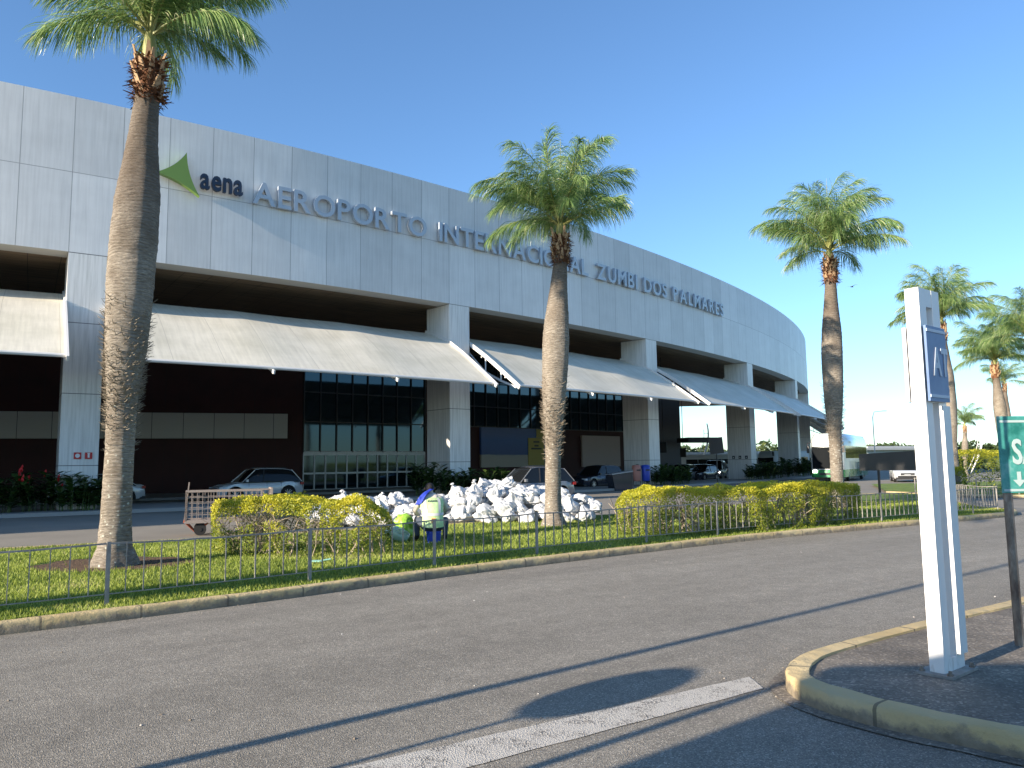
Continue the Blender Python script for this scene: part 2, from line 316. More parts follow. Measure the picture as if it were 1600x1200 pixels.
def sweep_kerb(name, line, w=.15, h=.13, material=None, closed=False):
    b = MB(); n = len(line); acc = 0
    prof = [(-w/2, 0), (-w/2, h-.03), (-w/2+.012, h-.008), (-w/2+.03, h), (w/2, h), (w/2, 0)]
    vs = []; us = []
    for i, p in enumerate(line):
        a = line[i-1] if (i > 0 or closed) else line[i]; c = line[(i+1) % n] if (i < n-1 or closed) else line[i]
        d = (Vector(c)-Vector(a)).normalized(); r = Vector((d.y, -d.x))
        for q, z in prof:
            jn = .012*noise.noise(Vector((p[0]*3, p[1]*3, q*20+z*9)))+.006*noise.noise(Vector((p[0]*11, p[1]*11, z*20+q*9)))
            vs.append((p[0]-r.x*(q+jn), p[1]-r.y*(q+jn), z+(jn*.7 if z > .05 else 0))); us.append((acc, z))
        acc += (Vector(line[(i+1) % n])-Vector(p)).length
    m = len(prof); rng = range(n) if closed else range(n-1)
    fs = [(i*m+k, i*m+k+1, ((i+1) % n)*m+k+1, ((i+1) % n)*m+k) for i in rng for k in range(m-1)]
    if not closed: fs += [tuple(range(m-1, -1, -1)), tuple((n-1)*m+k for k in range(m))]
    b.add(vs, fs, us); return struct(b.build(name, material or m_kerb, smooth=40))

# ------------------------------------------------------------------ ground, roads, islands
S = 3500
g = MB(); g.add([(-S, -S, -.03), (S, -S, -.03), (S, S, -.03), (-S, S, -.03)], [(0, 1, 2, 3)]); struct(g.build('ground', m_ground))
g = MB(); g.add([(-70, -40, -.012), (120, -40, -.012), (120, 140, -.012), (-70, 140, -.012)], [(0, 1, 2, 3)]); struct(g.build('forecourt_pavement', m_asphalt_far))
kf = catmull([(-22, -4), (-12.2, 3.3), (-7.6, 6.7), (-5.4, 8.3), (-3.3, 10.05), (-1.0, 12.15), (2.45, 14.95), (5.65, 17.3), (9.75, 19.85), (13.5, 22.15), (15.0, 23.3)], .5)
near = [(p.x, p.y) for p in kf]
g = MB(); poly = near + [(19, 26), (60, 50), (60, -30), (-40, -30)]
g.add([(x, y, 0) for x, y in poly], [tuple(range(len(poly)))[::-1]]); struct(g.build('road', m_asphalt))
back = catmull([(15.0, 23.3), (15.6, 24.3), (15.4, 25.6), (16.6, 29), (19, 33.5), (19.3, 36), (17, 36.8), (12, 32.6), (7, 27.6), (2.6, 23.9), (-1.7, 21.2), (-7.1, 17.8), (-10.6, 16.1), (-16, 11.7), (-28, 1)], .6)
kerb_line = [Vector((p.x, p.y)) for p in kf] + [Vector((p.x, p.y)) for p in back[1:]]
sweep_kerb('kerb', kerb_line)
def inset(line, d):
    out = []
    for i, p in enumerate(line):
        a = line[max(i-1, 0)]; c = line[min(i+1, len(line)-1)]; t = (c-a).normalized(); out.append(p + Vector((-t.y, t.x))*d)
    return out
mp = [(p.x, p.y) for p in inset(kerb_line, .07)]
g = MB(); g.add([(x, y, .105) for x, y in mp], [tuple(range(len(mp)))[::-1]])
me = g.build('lawn', m_lawn); struct(me)
# traffic island on the right with the totem
isl = catmull([(12.5, 13.9), (9.2, 11.45), (5.67, 8.77), (4.57, 8.02), (3.59, 7.34), (2.75, 6.72), (2.36, 6.38), (2.13, 6.02), (2.08, 5.72), (2.19, 5.38), (2.46, 5.04), (2.72, 4.79), (3.14, 4.40), (4.2, 3.5), (6, 2.2)], .15)
isl = [Vector((p.x, p.y)) for p in isl]
sweep_kerb('island_kerb', isl, .17, .14)
g = MB(); ip = inset(isl, .08); g.add([(p.x, p.y, .118) for p in ip] + [(30, 2, .118), (30, 27, .118)], [tuple(range(len(ip)+2))[::-1]]); struct(g.build('island_paving', m_island))
# gutter rim of worn concrete at the foot of the island kerb
g = MB(); a = inset(isl, -.085); b2 = inset(isl, -.2); n = len(a); j0 = 24
g.add([(p.x, p.y, .009) for p in a] + [(p.x + .02*noise.noise(Vector((p.x*7, p.y*7, 0))), p.y + .03*noise.noise(Vector((p.x*6, p.y*6, 3))), .009) for p in b2], [(i, i+1, n+i+1, n+i) for i in range(j0, n-1)]); struct(g.build('gutter_strip', m_island))
# white painted line
g = MB(); A, B, C, D = (-.96-1.4, 4.56-.86), (1.85, 6.3), (1.86, 5.98), (-.26-1.4, 4.54-.93); N = 24; vs = []
for i in range(N+1):
    t = i/N; vs += [(A[0]+(B[0]-A[0])*t, A[1]+(B[1]-A[1])*t + .006*math.sin(i*2.1), .005), (D[0]+(C[0]-D[0])*t, D[1]+(C[1]-D[1])*t + .006*math.sin(i*1.7), .005)]
g.add(vs, [(2*i, 2*i+1, 2*i+3, 2*i+2) for i in range(N)]); struct(g.build('lane_marking', m_line))
# kerb and pavement under the terminal
def fig(s): return fit_at(s)

# ------------------------------------------------------------------ terminal curve
PF = (-20.6665, 29.7548, .5467, .4796, -.2063, .0708)
DS = .15; NEG = 400; SS = []; XX = []; YY = []; TH = []
def th_of(s): 
    u = s/50; 
    return PF[2]+PF[3]*u+PF[4]*u*u+PF[5]*u**3 if s > 0 else PF[2]+PF[3]*u*.5
x, y = PF[0], PF[1]; s_ = 0; fwd = []
while s_ < 175: fwd.append((s_, x, y, th_of(s_))); x += math.cos(th_of(s_))*DS; y += math.sin(th_of(s_))*DS; s_ += DS
x, y = PF[0], PF[1]; s_ = 0; bwd = []
while s_ > -45: s_ -= DS; x -= math.cos(th_of(s_))*DS; y -= math.sin(th_of(s_))*DS; bwd.append((s_, x, y, th_of(s_)))
CV = np.array(bwd[::-1]+fwd)
def at(s, n=0, z=0):
    X = np.interp(s, CV[:, 0], CV[:, 1]); Y = np.interp(s, CV[:, 0], CV[:, 2]); t = np.interp(s, CV[:, 0], CV[:, 3])
    return Vector((X + n*math.sin(t), Y - n*math.cos(t), z))
def hd(s): return float(np.interp(s, CV[:, 0], CV[:, 3]))
COL0, BAY, CW, CD = 2.7, 18.734, 1.42, 2.2; SOF, TOP = 10.77, 17.5
term = empty('airport_terminal', at(20, -10, 0), 0, 'long curved white panelled airport terminal behind the median', 'airport terminal')
TL = term.location.copy()
def tb(mb, name, m, smooth=None, parent=None):
    o = mb.build(name, m, parent or term, smooth); 
    if parent is None: o.location = -TL
    return o
# fascia
S0, S1 = -38, 118
sl = list(np.arange(S0, S1+.1, 1.0))
b = MB(); vs = []; us = []
for s in sl:
    for n_, z in ((0, SOF), (0, TOP), (-.5, TOP), (-.5, TOP-.4)): vs.append(at(s, n_, z)); us.append((s, z + (0 if n_ == 0 else 3)))
b.add(vs, [(i*4+k, i*4+k+1, (i+1)*4+k+1, (i+1)*4+k) for i in range(len(sl)-1) for k in range(3)], us)
tb(b, 'fascia', m_fascia, smooth=30)
b = MB(); b2 = MB(); vs = []; us = []
for s in sl: vs += [at(s, -.003, SOF), at(s, -1.1, SOF)]; us += [(s, 0), (s, 1)]
b.add(vs, [(2*i, 2*i+2, 2*i+3, 2*i+1) for i in range(len(sl)-1)], us); tb(b, 'soffit_strip', m_strip)
vs = []; us = []; nn = [-1.1, -8, -16, -27, -38]
for s in sl:
    for n_ in nn: vs.append(at(s, n_, SOF+(.0 if n_ > -1.2 else .06))); us.append((s, -n_))
L = len(nn); b2.add(vs, [(i*L+k, i*L+k+1, (i+1)*L+k+1, (i+1)*L+k) for i in range(len(sl)-1) for k in range(L-1)], us); tb(b2, 'ceiling', m_ceiling)
b = MB(); vs = []
for s in sl: vs += [at(s, -.5, TOP-.4), at(s, -38, TOP-.4), at(s, -38, SOF-2.4), at(s, -37.6, SOF-2.4), at(s, -37.6, SOF+.1)]
b.add(vs, [(5*i+k, 5*i+5+k, 5*i+6+k, 5*i+1+k) for i in range(len(sl)-1) for k in range(4)]); tb(b, 'roof', m_roof)
# columns
for k in range(-2, 7):
    s0 = COL0+BAY*k; b = MB(); zb = .14
    P = [at(s0, -.003), at(s0+CW, -.003), at(s0+CW, -CD), at(s0, -CD)]
    c = sum(P, Vector())/4
    b.prism([(p.x-c.x, p.y-c.y) for p in P], 0, SOF+.03)
    o = b.build('column', m_column, term); o.location = Vector((c.x, c.y, 0))-TL
# awnings between the columns
PROF = [(-2.3, 9.42), (-1.2, 9.02), (0, 8.55), (1.3, 7.75), (2.6, 6.85), (3.85, 5.95)]
for k in range(-2, 6):
    a0 = COL0+BAY*k+CW+.12; a1 = COL0+BAY*(k+1)-.05
    N = 18; sls = [a0+(a1-a0)*i/N for i in range(N+1)]; b = MB(); vs = []; us = []; pl = 0; m = len(PROF)
    for s in sls:
        pl = 0
        for j, (n_, z) in enumerate(PROF):
            if j: pl += math.hypot(n_-PROF[j-1][0], z-PROF[j-1][1])
            # sheet sags a touch between its three ribs
            u = (s-a0)/(a1-a0)*3; sag = .10*math.sin(PI*(u % 1))*(1 if 0 < j < m-1 else .4)
            vs.append(at(s, n_, z-sag)); us.append((s-a0+k*3.3, pl))
    o_ = len(vs)
    for q in list(vs): vs.append(q-Vector((0, 0, .05)))
    us += us
    fs = [(i*m+j, (i+1)*m+j, (i+1)*m+j+1, i*m+j+1) for i in range(N) for j in range(m-1)]
    fs += [(o_+i*m+j, o_+i*m+j+1, o_+(i+1)*m+j+1, o_+(i+1)*m+j) for i in range(N) for j in range(m-1)]
    b.add(vs, fs, us)
    aw = tb(b, 'awning', m_awning, smooth=50)
    g = MB(); g.tube([at(s, 3.88, 5.90) for s in sls], .075, 8); g.build('edge_gutter', m_white, aw)
    for fi, s in enumerate((a0-.02, a0+(a1-a0)/3, a0+2*(a1-a0)/3, a1+.02)):
        r = MB(); end = fi in (0, 3)
        dz = .02 if end else -.16; w_ = .09 if end else .07
        pts = [at(s, n_, z+dz) for n_, z in PROF] + [at(s, 4.12, 5.74+ (dz if end else -.05))]
        for p, q in zip(pts[:-1], pts[1:]): r.bar(p, q, w_, .22 if end else .16)
        lo = [at(s, n_, z-.85*(1-abs((n_-.8)/3.2)**1.5) - .1) for n_, z in PROF]
        for p, q in zip(lo[:-1], lo[1:]): r.bar(p, q, .08, .1)
        for j in (1, 3, 4): r.bar(pts[j], lo[j], .07)
        r.bar(pts[1], lo[3], .05)
        r.build('side_frame' if end else 'rib', m_white, aw)
    g = MB()
    for nn_, zz in ((.9, 7.75), (2.9, 6.42)): g.tube([at(s, nn_, zz) for s in sls], .05, 6)
    g.build('purlin', m_white, aw)
# back walls
def wall(name, pts, z0, z1, m, off=0., parent=None):
    b = MB(); acc = 0; 
    for (x0, y0), (x1, y1) in zip(pts[:-1], pts[1:]):
        d = math.hypot(x1-x0, y1-y0); nx, ny = (y1-y0)/d*off, -(x1-x0)/d*off
        n = max(1, int(d/2)); vs = []; us = []
        for i in range(n+1):
            t = i/n
            for z in (z0, z1): vs.append((x0+(x1-x0)*t+nx, y0+(y1-y0)*t+ny, z)); us.append((acc+d*t, z))
        b.add(vs, [(2*i, 2*i+2, 2*i+3, 2*i+1) for i in range(n)], us); acc += d
    return tb(b, name, m, parent=parent)
G = [(-75, 30), (-32, 47.3), (-14.6, 53.6), (-6.9, 60.2), (-4.2, 62.8), (11.3, 78.6), (18.1, 83.0), (14.5, 98)]
wall('red_wall', G[:3], 0, SOF+.1, m_red)
b = MB()
for (x0, y0), (x1, y1) in ((G[0], G[1]), (G[1], (-15.6, 53.2))):
    d = Vector((x1-x0, y1-y0)); L = d.length; c = (Vector((x0, y0))+Vector((x1, y1)))/2; n_ = Vector((d.y, -d.x)).normalized()*.14
    o = Vector((c.x+n_.x, c.y+n_.y, 4.55)); az = math.atan2(d.y, d.x)
    u0 = 0 if not b.f else 50
    p0 = Vector((x0, y0))+n_*1.6; p1 = Vector((x1, y1))+n_*1.6; q0 = Vector((x0, y0))+n_*.1; q1 = Vector((x1, y1))+n_*.1; z0, z1 = 3.72, 5.4
    vs = [(p0.x, p0.y, z0), (p1.x, p1.y, z0), (p1.x, p1.y, z1), (p0.x, p0.y, z1), (q0.x, q0.y, z0), (q1.x, q1.y, z0), (q1.x, q1.y, z1), (q0.x, q0.y, z1)]
    b.add(vs, [(0, 1, 2, 3), (3, 2, 6, 7), (0, 4, 5, 1), (1, 5, 6, 2)], [(u0, 0), (u0+L, 0), (u0+L, 1), (u0, 1)]*2)
tb(b, 'cladding_band', m_band)
wall('glass_wall', [G[2], G[3]], 2.75, SOF+.1, m_glass); wall('pier', [G[3], G[4]], 0, SOF+.1, m_red)
wall('glass_wall', [G[4], G[5]], 4.9, SOF+.1, m_glass); wall('lower_wall', [G[4], G[5]], 0, 4.9, m_red)
wall('end_wall', G[5:], 0, SOF+.1, mat('grey_wall', (.10, .10, .11), .6))
def mulls(p, q, z0, z1, n, hz, name='mullion'):
    b = MB(); p = Vector(p); q = Vector(q); d = (q-p).normalized(); nr = Vector((d.y, -d.x))*.05
    for i in range(n+1):
        c = p+(q-p)*i/n+nr; b.box((c.x, c.y, (z0+z1)/2), (.07, .12, z1-z0), math.atan2(d.y, d.x))
    for z in hz: a_ = p+nr; c_ = q+nr; b.bar((a_.x, a_.y, z), (c_.x, c_.y, z), .1, .07)
    tb(b, name, m_mull)
mulls(G[2], G[3], 2.75, SOF, 8, [2.8, 4.9, 7.0, 9.0]); mulls(G[4], G[5], 4.9, SOF, 16, [4.9, 6.6, 8.6])
# entrance doors
dp, dq = Vector(G[2]), Vector(G[3]); dd = (dq-dp).normalized(); dn = Vector((dd.y, -dd.x)); DL = (dq-dp).length
nd = 12
for i in range(nd):
    a_ = dp+dd*(DL*(i+.02)/nd)+dn*.02; c_ = dp+dd*(DL*(i+.98)/nd)+dn*.02
    f = MB()
    for e in (a_, c_): f.box((e.x, e.y, 1.35), (.07, .09, 2.6), math.atan2(dd.y, dd.x))
    for z in (.12, 1.28, 2.6): f.bar((a_.x, a_.y, z), (c_.x, c_.y, z), .08, .12)
    o = tb(f, 'door', m_alu)
    gl = MB(); gl.add([(a_.x, a_.y, .1), (c_.x, c_.y, .1), (c_.x, c_.y, 2.6), (a_.x, a_.y, 2.6)], [(0, 1, 2, 3)]); gl.build('pane', m_glass, o)
f = MB(); a_ = dp+dn*.03; c_ = dq+dn*.03; f.bar((a_.x, a_.y, 2.74), (c_.x, c_.y, 2.74), .14, .2); tb(f, 'door_header', m_alu)
# entrance slab beside the end wall and interior planter kerb
f = MB(); f.box((19.3, 80.5, 4.0), (3.6, 2.2, .5), R(20)); tb(f, 'entrance_canopy', m_dark)
# forecourt sidewalk islands that carry the columns
b = MB(); vs = []
isl_s = list(np.arange(-30, 118, 2.0))
for s in isl_s: vs += [at(s, 2.3, .0), at(s, 2.3, .14), at(s, -3.4, .14), at(s, -3.4, 0)]
b.add(vs, [(4*i+k, 4*i+4+k, 4*i+5+k, 4*i+1+k) for i in range(len(isl_s)-1) for k in range(3)]); struct(b.build('pavement', m_concrete))
b = MB(); vs = []
for s in np.arange(-30, 70, 2.0): vs += [at(s, -10.2, .0), at(s, -10.2, .14), at(s, -22, .14)]
b.add(vs, [(3*i+k, 3*i+3+k, 3*i+4+k, 3*i+1+k) for i in range(49) for k in range(2)]); struct(b.build('inner_pavement', m_concrete))
# ------------------------------------------------------------------ lettering
def text_mesh(ch, size, extrude, off=0., bevel=.0, res=3):
    cu = bpy.data.curves.new('t', 'FONT'); cu.body = ch; cu.size = size; cu.extrude = extrude; cu.offset = off; cu.bevel_depth = bevel; cu.resolution_u = res
    o = bpy.data.objects.new('t', cu); col.objects.link(o); bpy.context.view_layer.update()
    dg = bpy.context.evaluated_depsgraph_get(); me = bpy.data.meshes.new_from_object(o.evaluated_get(dg))
    bpy.data.objects.remove(o); return me
def mesh_w(me): xs = [v.co.x for v in me.vertices]; return min(xs), max(xs)
def letter_sign(root, words, z, n_, size, ex, m, off, sx=1.):
    for body, s0, s1 in words:
        mes = [text_mesh(c, size, ex, off) for c in body]; ws = [mesh_w(x)[1]-mesh_w(x)[0] for x in mes]
        tot = sum(ws)*sx; gap = ((s1-s0)-tot)/(len(body)-1) if len(body) > 1 else 0; p = s0
        for me, w_, ch in zip(mes, ws, body):
            me.materials.append(m); x0 = mesh_w(me)[0]
            for v in me.vertices: v.co.x = (v.co.x-x0-w_/2)*sx
            sc_ = p+w_*sx/2; o = bpy.data.objects.new('letter', me); col.objects.link(o); o.parent = root
            P = at(sc_, n_, z); o.location = P-root.location; o.rotation_euler = (PI/2, 0, hd(sc_))
            p += w_*sx+gap
sg = empty('lettering_sign', at(30, 0, 14.2), 0, 'raised silver capital letters naming the international airport across the fascia', 'sign')
letter_sign(sg, [('AEROPORTO', 10.1, 19.75), ('INTERNACIONAL', 20.6, 33.15), ('ZUMBI', 34.1, 38.9), ('DOS', 39.8, 43.0), ('PALMARES', 44.0, 53.1)], 14.2, .17, 1.52, .085, m_letter, .024, 1.0)
lg = empty('operator_logo_sign', at(8, 0, 14.2), 0, 'green curved triangle emblem with dark lowercase lettering beside the silver letters', 'sign')
letter_sign(lg, [('aena', 7.72, 9.62)], 14.42, .25, 1.42, .08, m_navy, .03, .68)
T1, T2, T3 = (5.85, 14.72), (7.08, 15.88), (7.68, 13.95)
def arc(p, q, b_):
    out = []; mx, mz = (p[0]+q[0])/2, (p[1]+q[1])/2; nx, nz = -(q[1]-p[1]), q[0]-p[0]
    c = (mx+nx*b_, mz+nz*b_)
    for i in range(8):
        t = i/8; out.append(((1-t)**2*p[0]+2*t*(1-t)*c[0]+t*t*q[0], (1-t)**2*p[1]+2*t*(1-t)*c[1]+t*t*q[1]))
    return out
pp = arc(T1, T2, -.16)+arc(T2, T3, -.14)+arc(T3, T1, -.12); b = MB(); n = len(pp)
b.add([at(s, .42, z)-lg.location for s, z in pp]+[at(s, .15, z)-lg.location for s, z in pp], [tuple(range(n)), tuple(range(2*n-1, n-1, -1))]+[(i, n+i, n+(i+1) % n, (i+1) % n) for i in range(n)])
b.build('emblem', m_logogreen, lg)
# small red fire signs on first column
def on_facade(s, z, w_, h_, m, parent, n_=.02, name='plate', th=.02):
    b = MB(); c = at(s, n_, z)-parent.location; b.box(c, (w_, th, h_), hd(s)); return b.build(name, m, parent)
for s, cc in ((3.36, 0), (3.76, 1)):
    r = empty('fire_sign', at(s, 0, 2.3), 0, ('red square fire sign with white disc on the leftmost column', 'red square fire sign with white extinguisher shape on the leftmost column')[cc], 'sign', 'fire signs on the leftmost column')
    on_facade(s, 2.3, .27, .27, m_rsign, r)
    b = MB(); c = at(s, .036, 2.3)-r.location
    if cc: b.box(c, (.07, .008, .16), hd(s)); b.box(c+Vector((0, 0, .1)), (.10, .008, .03), hd(s))
    else: b.disc(c, (math.sin(hd(s)), -math.cos(hd(s)), 0), .085, .008, 16)
    b.build('symbol', m_wtext, r)
for i, n_ in enumerate((-.45, -1.05, -1.65)):
    s = COL0+BAY*3; t = hd(s); r = empty('fire_sign', at(s-.01, n_, 2.1), t, ('right', 'middle', 'left')[i] + 'most of three tiny dark squares on the third pillar from the right', 'sign', 'tiny signs on the far pillar')
    b = MB(); b.box((-.015, 0, 0), (.02, .24, .28)); b.build('plate', m_black, r); b = MB(); b.box((-.03, 0, -.02), (.008, .08, .12)); b.build('symbol', m_wtext, r)
# billboards on the back wall
def board(u0, u1, z0, z1, m, name, label, cat='billboard'):
    a_, c_ = Vector(G[4]), Vector(G[5]); d = (c_-a_).normalized(); nr = Vector((d.y, -d.x)); p = a_+d*u0+nr*.25; q = a_+d*u1+nr*.25
    r = empty(name, (p.x, p.y, z0), math.atan2(d.y, d.x), label, cat); b = MB(); Lx = u1-u0
    b.add([(0, 0, 0), (Lx, 0, 0), (Lx, 0, z1-z0), (0, 0, z1-z0), (0, .2, 0), (Lx, .2, 0), (Lx, .2, z1-z0), (0, .2, z1-z0)], [(0, 1, 2, 3), (4, 7, 6, 5), (0, 4, 5, 1), (3, 2, 6, 7), (0, 3, 7, 4), (1, 5, 6, 2)], [(0, 0), (1, 0), (1, 1), (0, 1)]*2)
    b.build('panel', m, r); return r
r = board(2.0, 10.6, 1.5, 4.85, m_bill, 'billboard', 'large blue seaside billboard with yellow block on the dark wall under the canopy')
b = MB(); b.box((6.7, -.03, 1.35), (2.1, .04, 2.4)); b.box((7.3, -.03, 2.95), (1.1, .04, .75)); b.build('yellow_block', m_billy, r)
b = MB()
for z, w_ in ((2.2, .8), (1.85, .55), (1.6, 1.35)): b.box((6.7, -.06, z), (w_, .01, .14))
b.build('printed_text', m_black, r)
board(15.2, 21.2, 1.4, 4.4, m_pink, 'billboard', 'plain pinkish display panel on the dark wall right of the second palm')

# ------------------------------------------------------------------ palms
def frond_mesh(elev, L, seed, bend, nl=128, lw=.019, ll=.84):
    rnd = random.Random(seed); b = MB(); pts = []; p = Vector((0, 0, 0)); N = 26; yaw = 0; tw = rnd.uniform(-.35, .35)
    for i in range(N+1):
        t = i/N; pts.append(p.copy()); a = elev-bend*t**1.35; yaw = tw*t*t
        p = p+Vector((math.cos(a)*math.cos(yaw), math.cos(a)*math.sin(yaw), math.sin(a)))*L/N
    b.cur = 1; b.tint = .5; b.tube(pts[:-3], [max(.006, .030*(1-i/N)) for i in range(N-2)], 5); b.cur = 0
    for k in range(nl):
        t = .17+.83*(k/(nl-1))**.95; f = t*N; i = min(N-1, int(f)); q = pts[i].lerp(pts[i+1], f-i); T = (pts[i+1]-pts[i]).normalized()
        side = T.cross(Vector((0, 0, 1))); side = side.normalized() if side.length > .1 else Vector((0, 1, 0)); nrm = side.cross(T).normalized()
        for sgn in (-1, 1):
            fwd_ = R(25+42*t+rnd.uniform(-12, 12)); lift = R(rnd.uniform(-42, 50))
            d = (side*sgn*math.cos(fwd_)*math.cos(lift)+T*math.sin(fwd_)+nrm*math.sin(lift)*math.cos(fwd_)).normalized()
            l = ll*min(1, (.35+2.2*(t-.17)))*(1-.38*max(0, t-.6)/.4)*rnd.uniform(.8, 1.1); w_ = lw*rnd.uniform(.75, 1.1)
            c = q.copy(); cs = [c.copy()]; dr = rnd.uniform(.8, 1.9)
            for j in range(4): d = (d+Vector((.05, .05, -dr*(.22+.22*j)))*l).normalized(); c = c+d*l/4; cs.append(c.copy())
            wd = T if abs(T.dot(d)) < .9 else nrm
            wd = (wd-d*wd.dot(d)).normalized(); wd = (wd*math.cos(lift*1.5)+d.cross(wd)*math.sin(lift*1.5)); ws = (.7, 1, .85, .5, .06)
            b.tint = min(1, max(0, rnd.gauss(.42, .27)+(.3 if rnd.random() < .04 else 0)))
            vs = []; 
            for j in range(5): vs += [cs[j]-wd*w_*ws[j]*.5, cs[j]+wd*w_*ws[j]*.5]
            b.add(vs, [(2*j, 2*j+1, 2*j+3, 2*j+2) for j in range(4)])
    me = b.build('frond', [m_frond, m_rach]); r = me.data; bpy.data.objects.remove(me); return r
FR = {}
for cls, (e, L_, bd, n_) in dict(low=(22, 2.25, 58, 3), mid=(46, 2.6, 84, 3), high=(65, 2.75, 88, 3), top=(82, 2.8, 72, 3)).items():
    FR[cls] = [frond_mesh(R(e+7*k), L_*(1-.05*k), hash((cls == 'low', k, e)) % 999, R(bd-6*k)) for k in range(n_)]
TR = [(0, .37), (.12, .34), (.3, .275), (.8, .238), (2.1, .228), (2.75, .24), (3.2, .285), (3.7, .335), (4.4, .37), (5.0, .385), (5.7, .395), (6.4, .365), (6.9, .31), (7.4, .26), (7.9, .225), (8.3, .20), (8.5, .20)]
def palm(X, Y, sz, sr, label, yaw0, lean=(0, 0), crown=1.0, hair=300, seed=1, nf=36, group='palm trees along the airport road', z0=.10, detail=True, lift=.22, lowf=.2):
    rnd = random.Random(seed); root = empty('palm_tree', (X, Y, z0), 0, label, 'palm tree', group)
    Ht = 8.5*sz; b = MB()
    def ctr(z): t = z/Ht; return Vector((lean[0]*t*t, lean[1]*t*t, z))
    zs = []; z = 0
    def rad(z): return float(np.interp(z/sz, [a for a, _ in TR], [r for _, r in TR]))*sr
    n = 40; nz = 110 if detail else 40; vs = []
    for i in range(nz+1):
        z = Ht*i/nz; c = ctr(z); rr = rad(z)*(1+.012*math.sin(z*37)) 
        for k in range(n):
            a = 2*PI*k/n; q = rr*(1+.05*noise.noise(Vector((math.cos(a)*1.4, math.sin(a)*1.4, z*.9+seed)))+.03*noise.noise(Vector((math.cos(a)*4, math.sin(a)*4, z*5+seed))) + (.12*max(0, .35-z)/.35*abs(math.sin(3.5*a+seed))))
            vs.append(c+Vector((math.cos(a)*q, math.sin(a)*q, 0)))
    b.add(vs, [(i*n+k, i*n+(k+1) % n, (i+1)*n+(k+1) % n, (i+1)*n+k) for i in range(nz) for k in range(n)]); b.build('trunk', m_trunk, root, smooth=60)
    if hair:
        b = MB()
        for _ in range(hair):
            z = rnd.triangular(1.9, 4.6, 3.0)*sz; a = rnd.uniform(0, 2*PI); r_ = rad(z)*.98; o = Vector((math.cos(a), math.sin(a), 0)); p = ctr(z)+o*r_
            l = rnd.uniform(.04, .12); e = p+o*l+Vector((rnd.uniform(-.03, .03), rnd.uniform(-.03, .03), rnd.uniform(-.02, .10))); b.tube([p, (p+e)/2+Vector((0, 0, -.008)), e], [.007, .005, .003], 3, False)
        b.build('root_fibres', m_hair, root)
    # leaf bases and brown fibre
    b = MB(); f = MB(); h0 = Ht-.25*crown; hh = .78*crown
    for k in range(26):
        a = k*2.4+rnd.uniform(-.2, .2); z = h0+hh*(k/26)+rnd.uniform(-.03, .03); o = Vector((math.cos(a), math.sin(a), 0)); s_ = Vector((-o.y, o.x, 0)); c = ctr(Ht)*1; c.z = z
        r0 = .19*sr*crown; l = rnd.uniform(.14, .32); w_ = rnd.uniform(.035, .075)*crown; outw = rnd.uniform(.12, .42)
        p0 = c+o*r0; p1 = p0+Vector((0, 0, l))+o*l*outw
        b.add([p0-s_*w_, p0+s_*w_, p1+s_*w_*.45, p1-s_*w_*.45, p0-s_*w_+o*.03-Vector((0, 0, .02)), p0+s_*w_+o*.03-Vector((0, 0, .02)), p1+s_*w_*.4+o*.035, p1-s_*w_*.4+o*.035], [(0, 1, 2, 3), (4, 7, 6, 5), (0, 4, 5, 1), (2, 6, 7, 3), (1, 5, 6, 2), (0, 3, 7, 4)])
    for _ in range(900 if detail else 200):
        a = rnd.uniform(0, 2*PI); z = h0-.08+rnd.random()*(hh+.05); o = Vector((math.cos(a), math.sin(a), 0)); c = ctr(Ht); c.z = z; r0 = rnd.uniform(.17, .25)*sr*crown
        p = c+o*r0; e = p+o*rnd.uniform(.02, .14)+Vector((rnd.uniform(-.1, .1), rnd.uniform(-.1, .1), rnd.uniform(-.14, .1))); s_ = Vector((-o.y, o.x, rnd.uniform(-.5, .5)))*rnd.uniform(.008, .03)
        f.add([p-s_, p+s_, e+s_*.3, e-s_*.3], [(0, 1, 2, 3)])
    c = ctr(Ht); f.tube([(c.x, c.y, h0-.05), (c.x, c.y, h0+hh*.5), (c.x, c.y, h0+hh*.95)], [.19*sr*crown, .22*sr*crown, .15*crown], 12)
    cs_ = MB(); cs_.tube([(c.x, c.y, h0+hh*.6), (c.x, c.y, h0+hh+lift*.5), (c.x, c.y, h0+hh+lift+.25)], [.14*crown, .12*crown, .05*crown], 12); cs_.build('crownshaft', m_rach, root, smooth=50)
    b.build('leaf_bases', m_boot, root); f.build('trunk_fibre', m_fib, root)
    cc = ctr(Ht); cc.z = h0+hh+lift
    for k in range(nf):
        cls = 'low' if k < nf*lowf else 'mid' if k < nf*.48 else 'high' if k < nf*.76 else 'top'
        me = rnd.choice(FR[cls]); o = bpy.data.objects.new('frond', me); col.objects.link(o); o.parent = root
        o.location = cc+Vector((0, 0, rnd.uniform(-.1, .18))); s_ = crown*rnd.uniform(.85, 1.08); o.scale = (s_, s_*rnd.choice((-1, 1)), s_)
        o.rotation_euler = (rnd.uniform(-.25, .25), rnd.uniform(-.14, .14), yaw0+k*2.39996+rnd.uniform(-.25, .25))
    b = MB(); b.tube([cc, cc+Vector((.02, 0, 1.2*crown)), cc+Vector((.05, 0, 2.5*crown))], [.03, .02, .004], 5); b.build('spear_leaf', m_rach, root)
    return root
palm(-6.73, 13.15, 1.0, 1.0, 'nearest palm with swollen lichen-spotted trunk, its crown cut by the top edge', 1.3, (.22, .1), 1.0, 1300, 3, lift=.42, lowf=.17)
palm(1.04, 20.35, .86, .90, 'palm with swollen trunk standing in front of the white sacks at the middle', 1.3, (.34, .1), 1.0, 700, 5)
palm(11.0, 26.3, .955, .88, 'palm with swollen trunk rising behind the long clipped hedge beside the coach', 2.2, (.22, .1), 1.07, 500, 8)
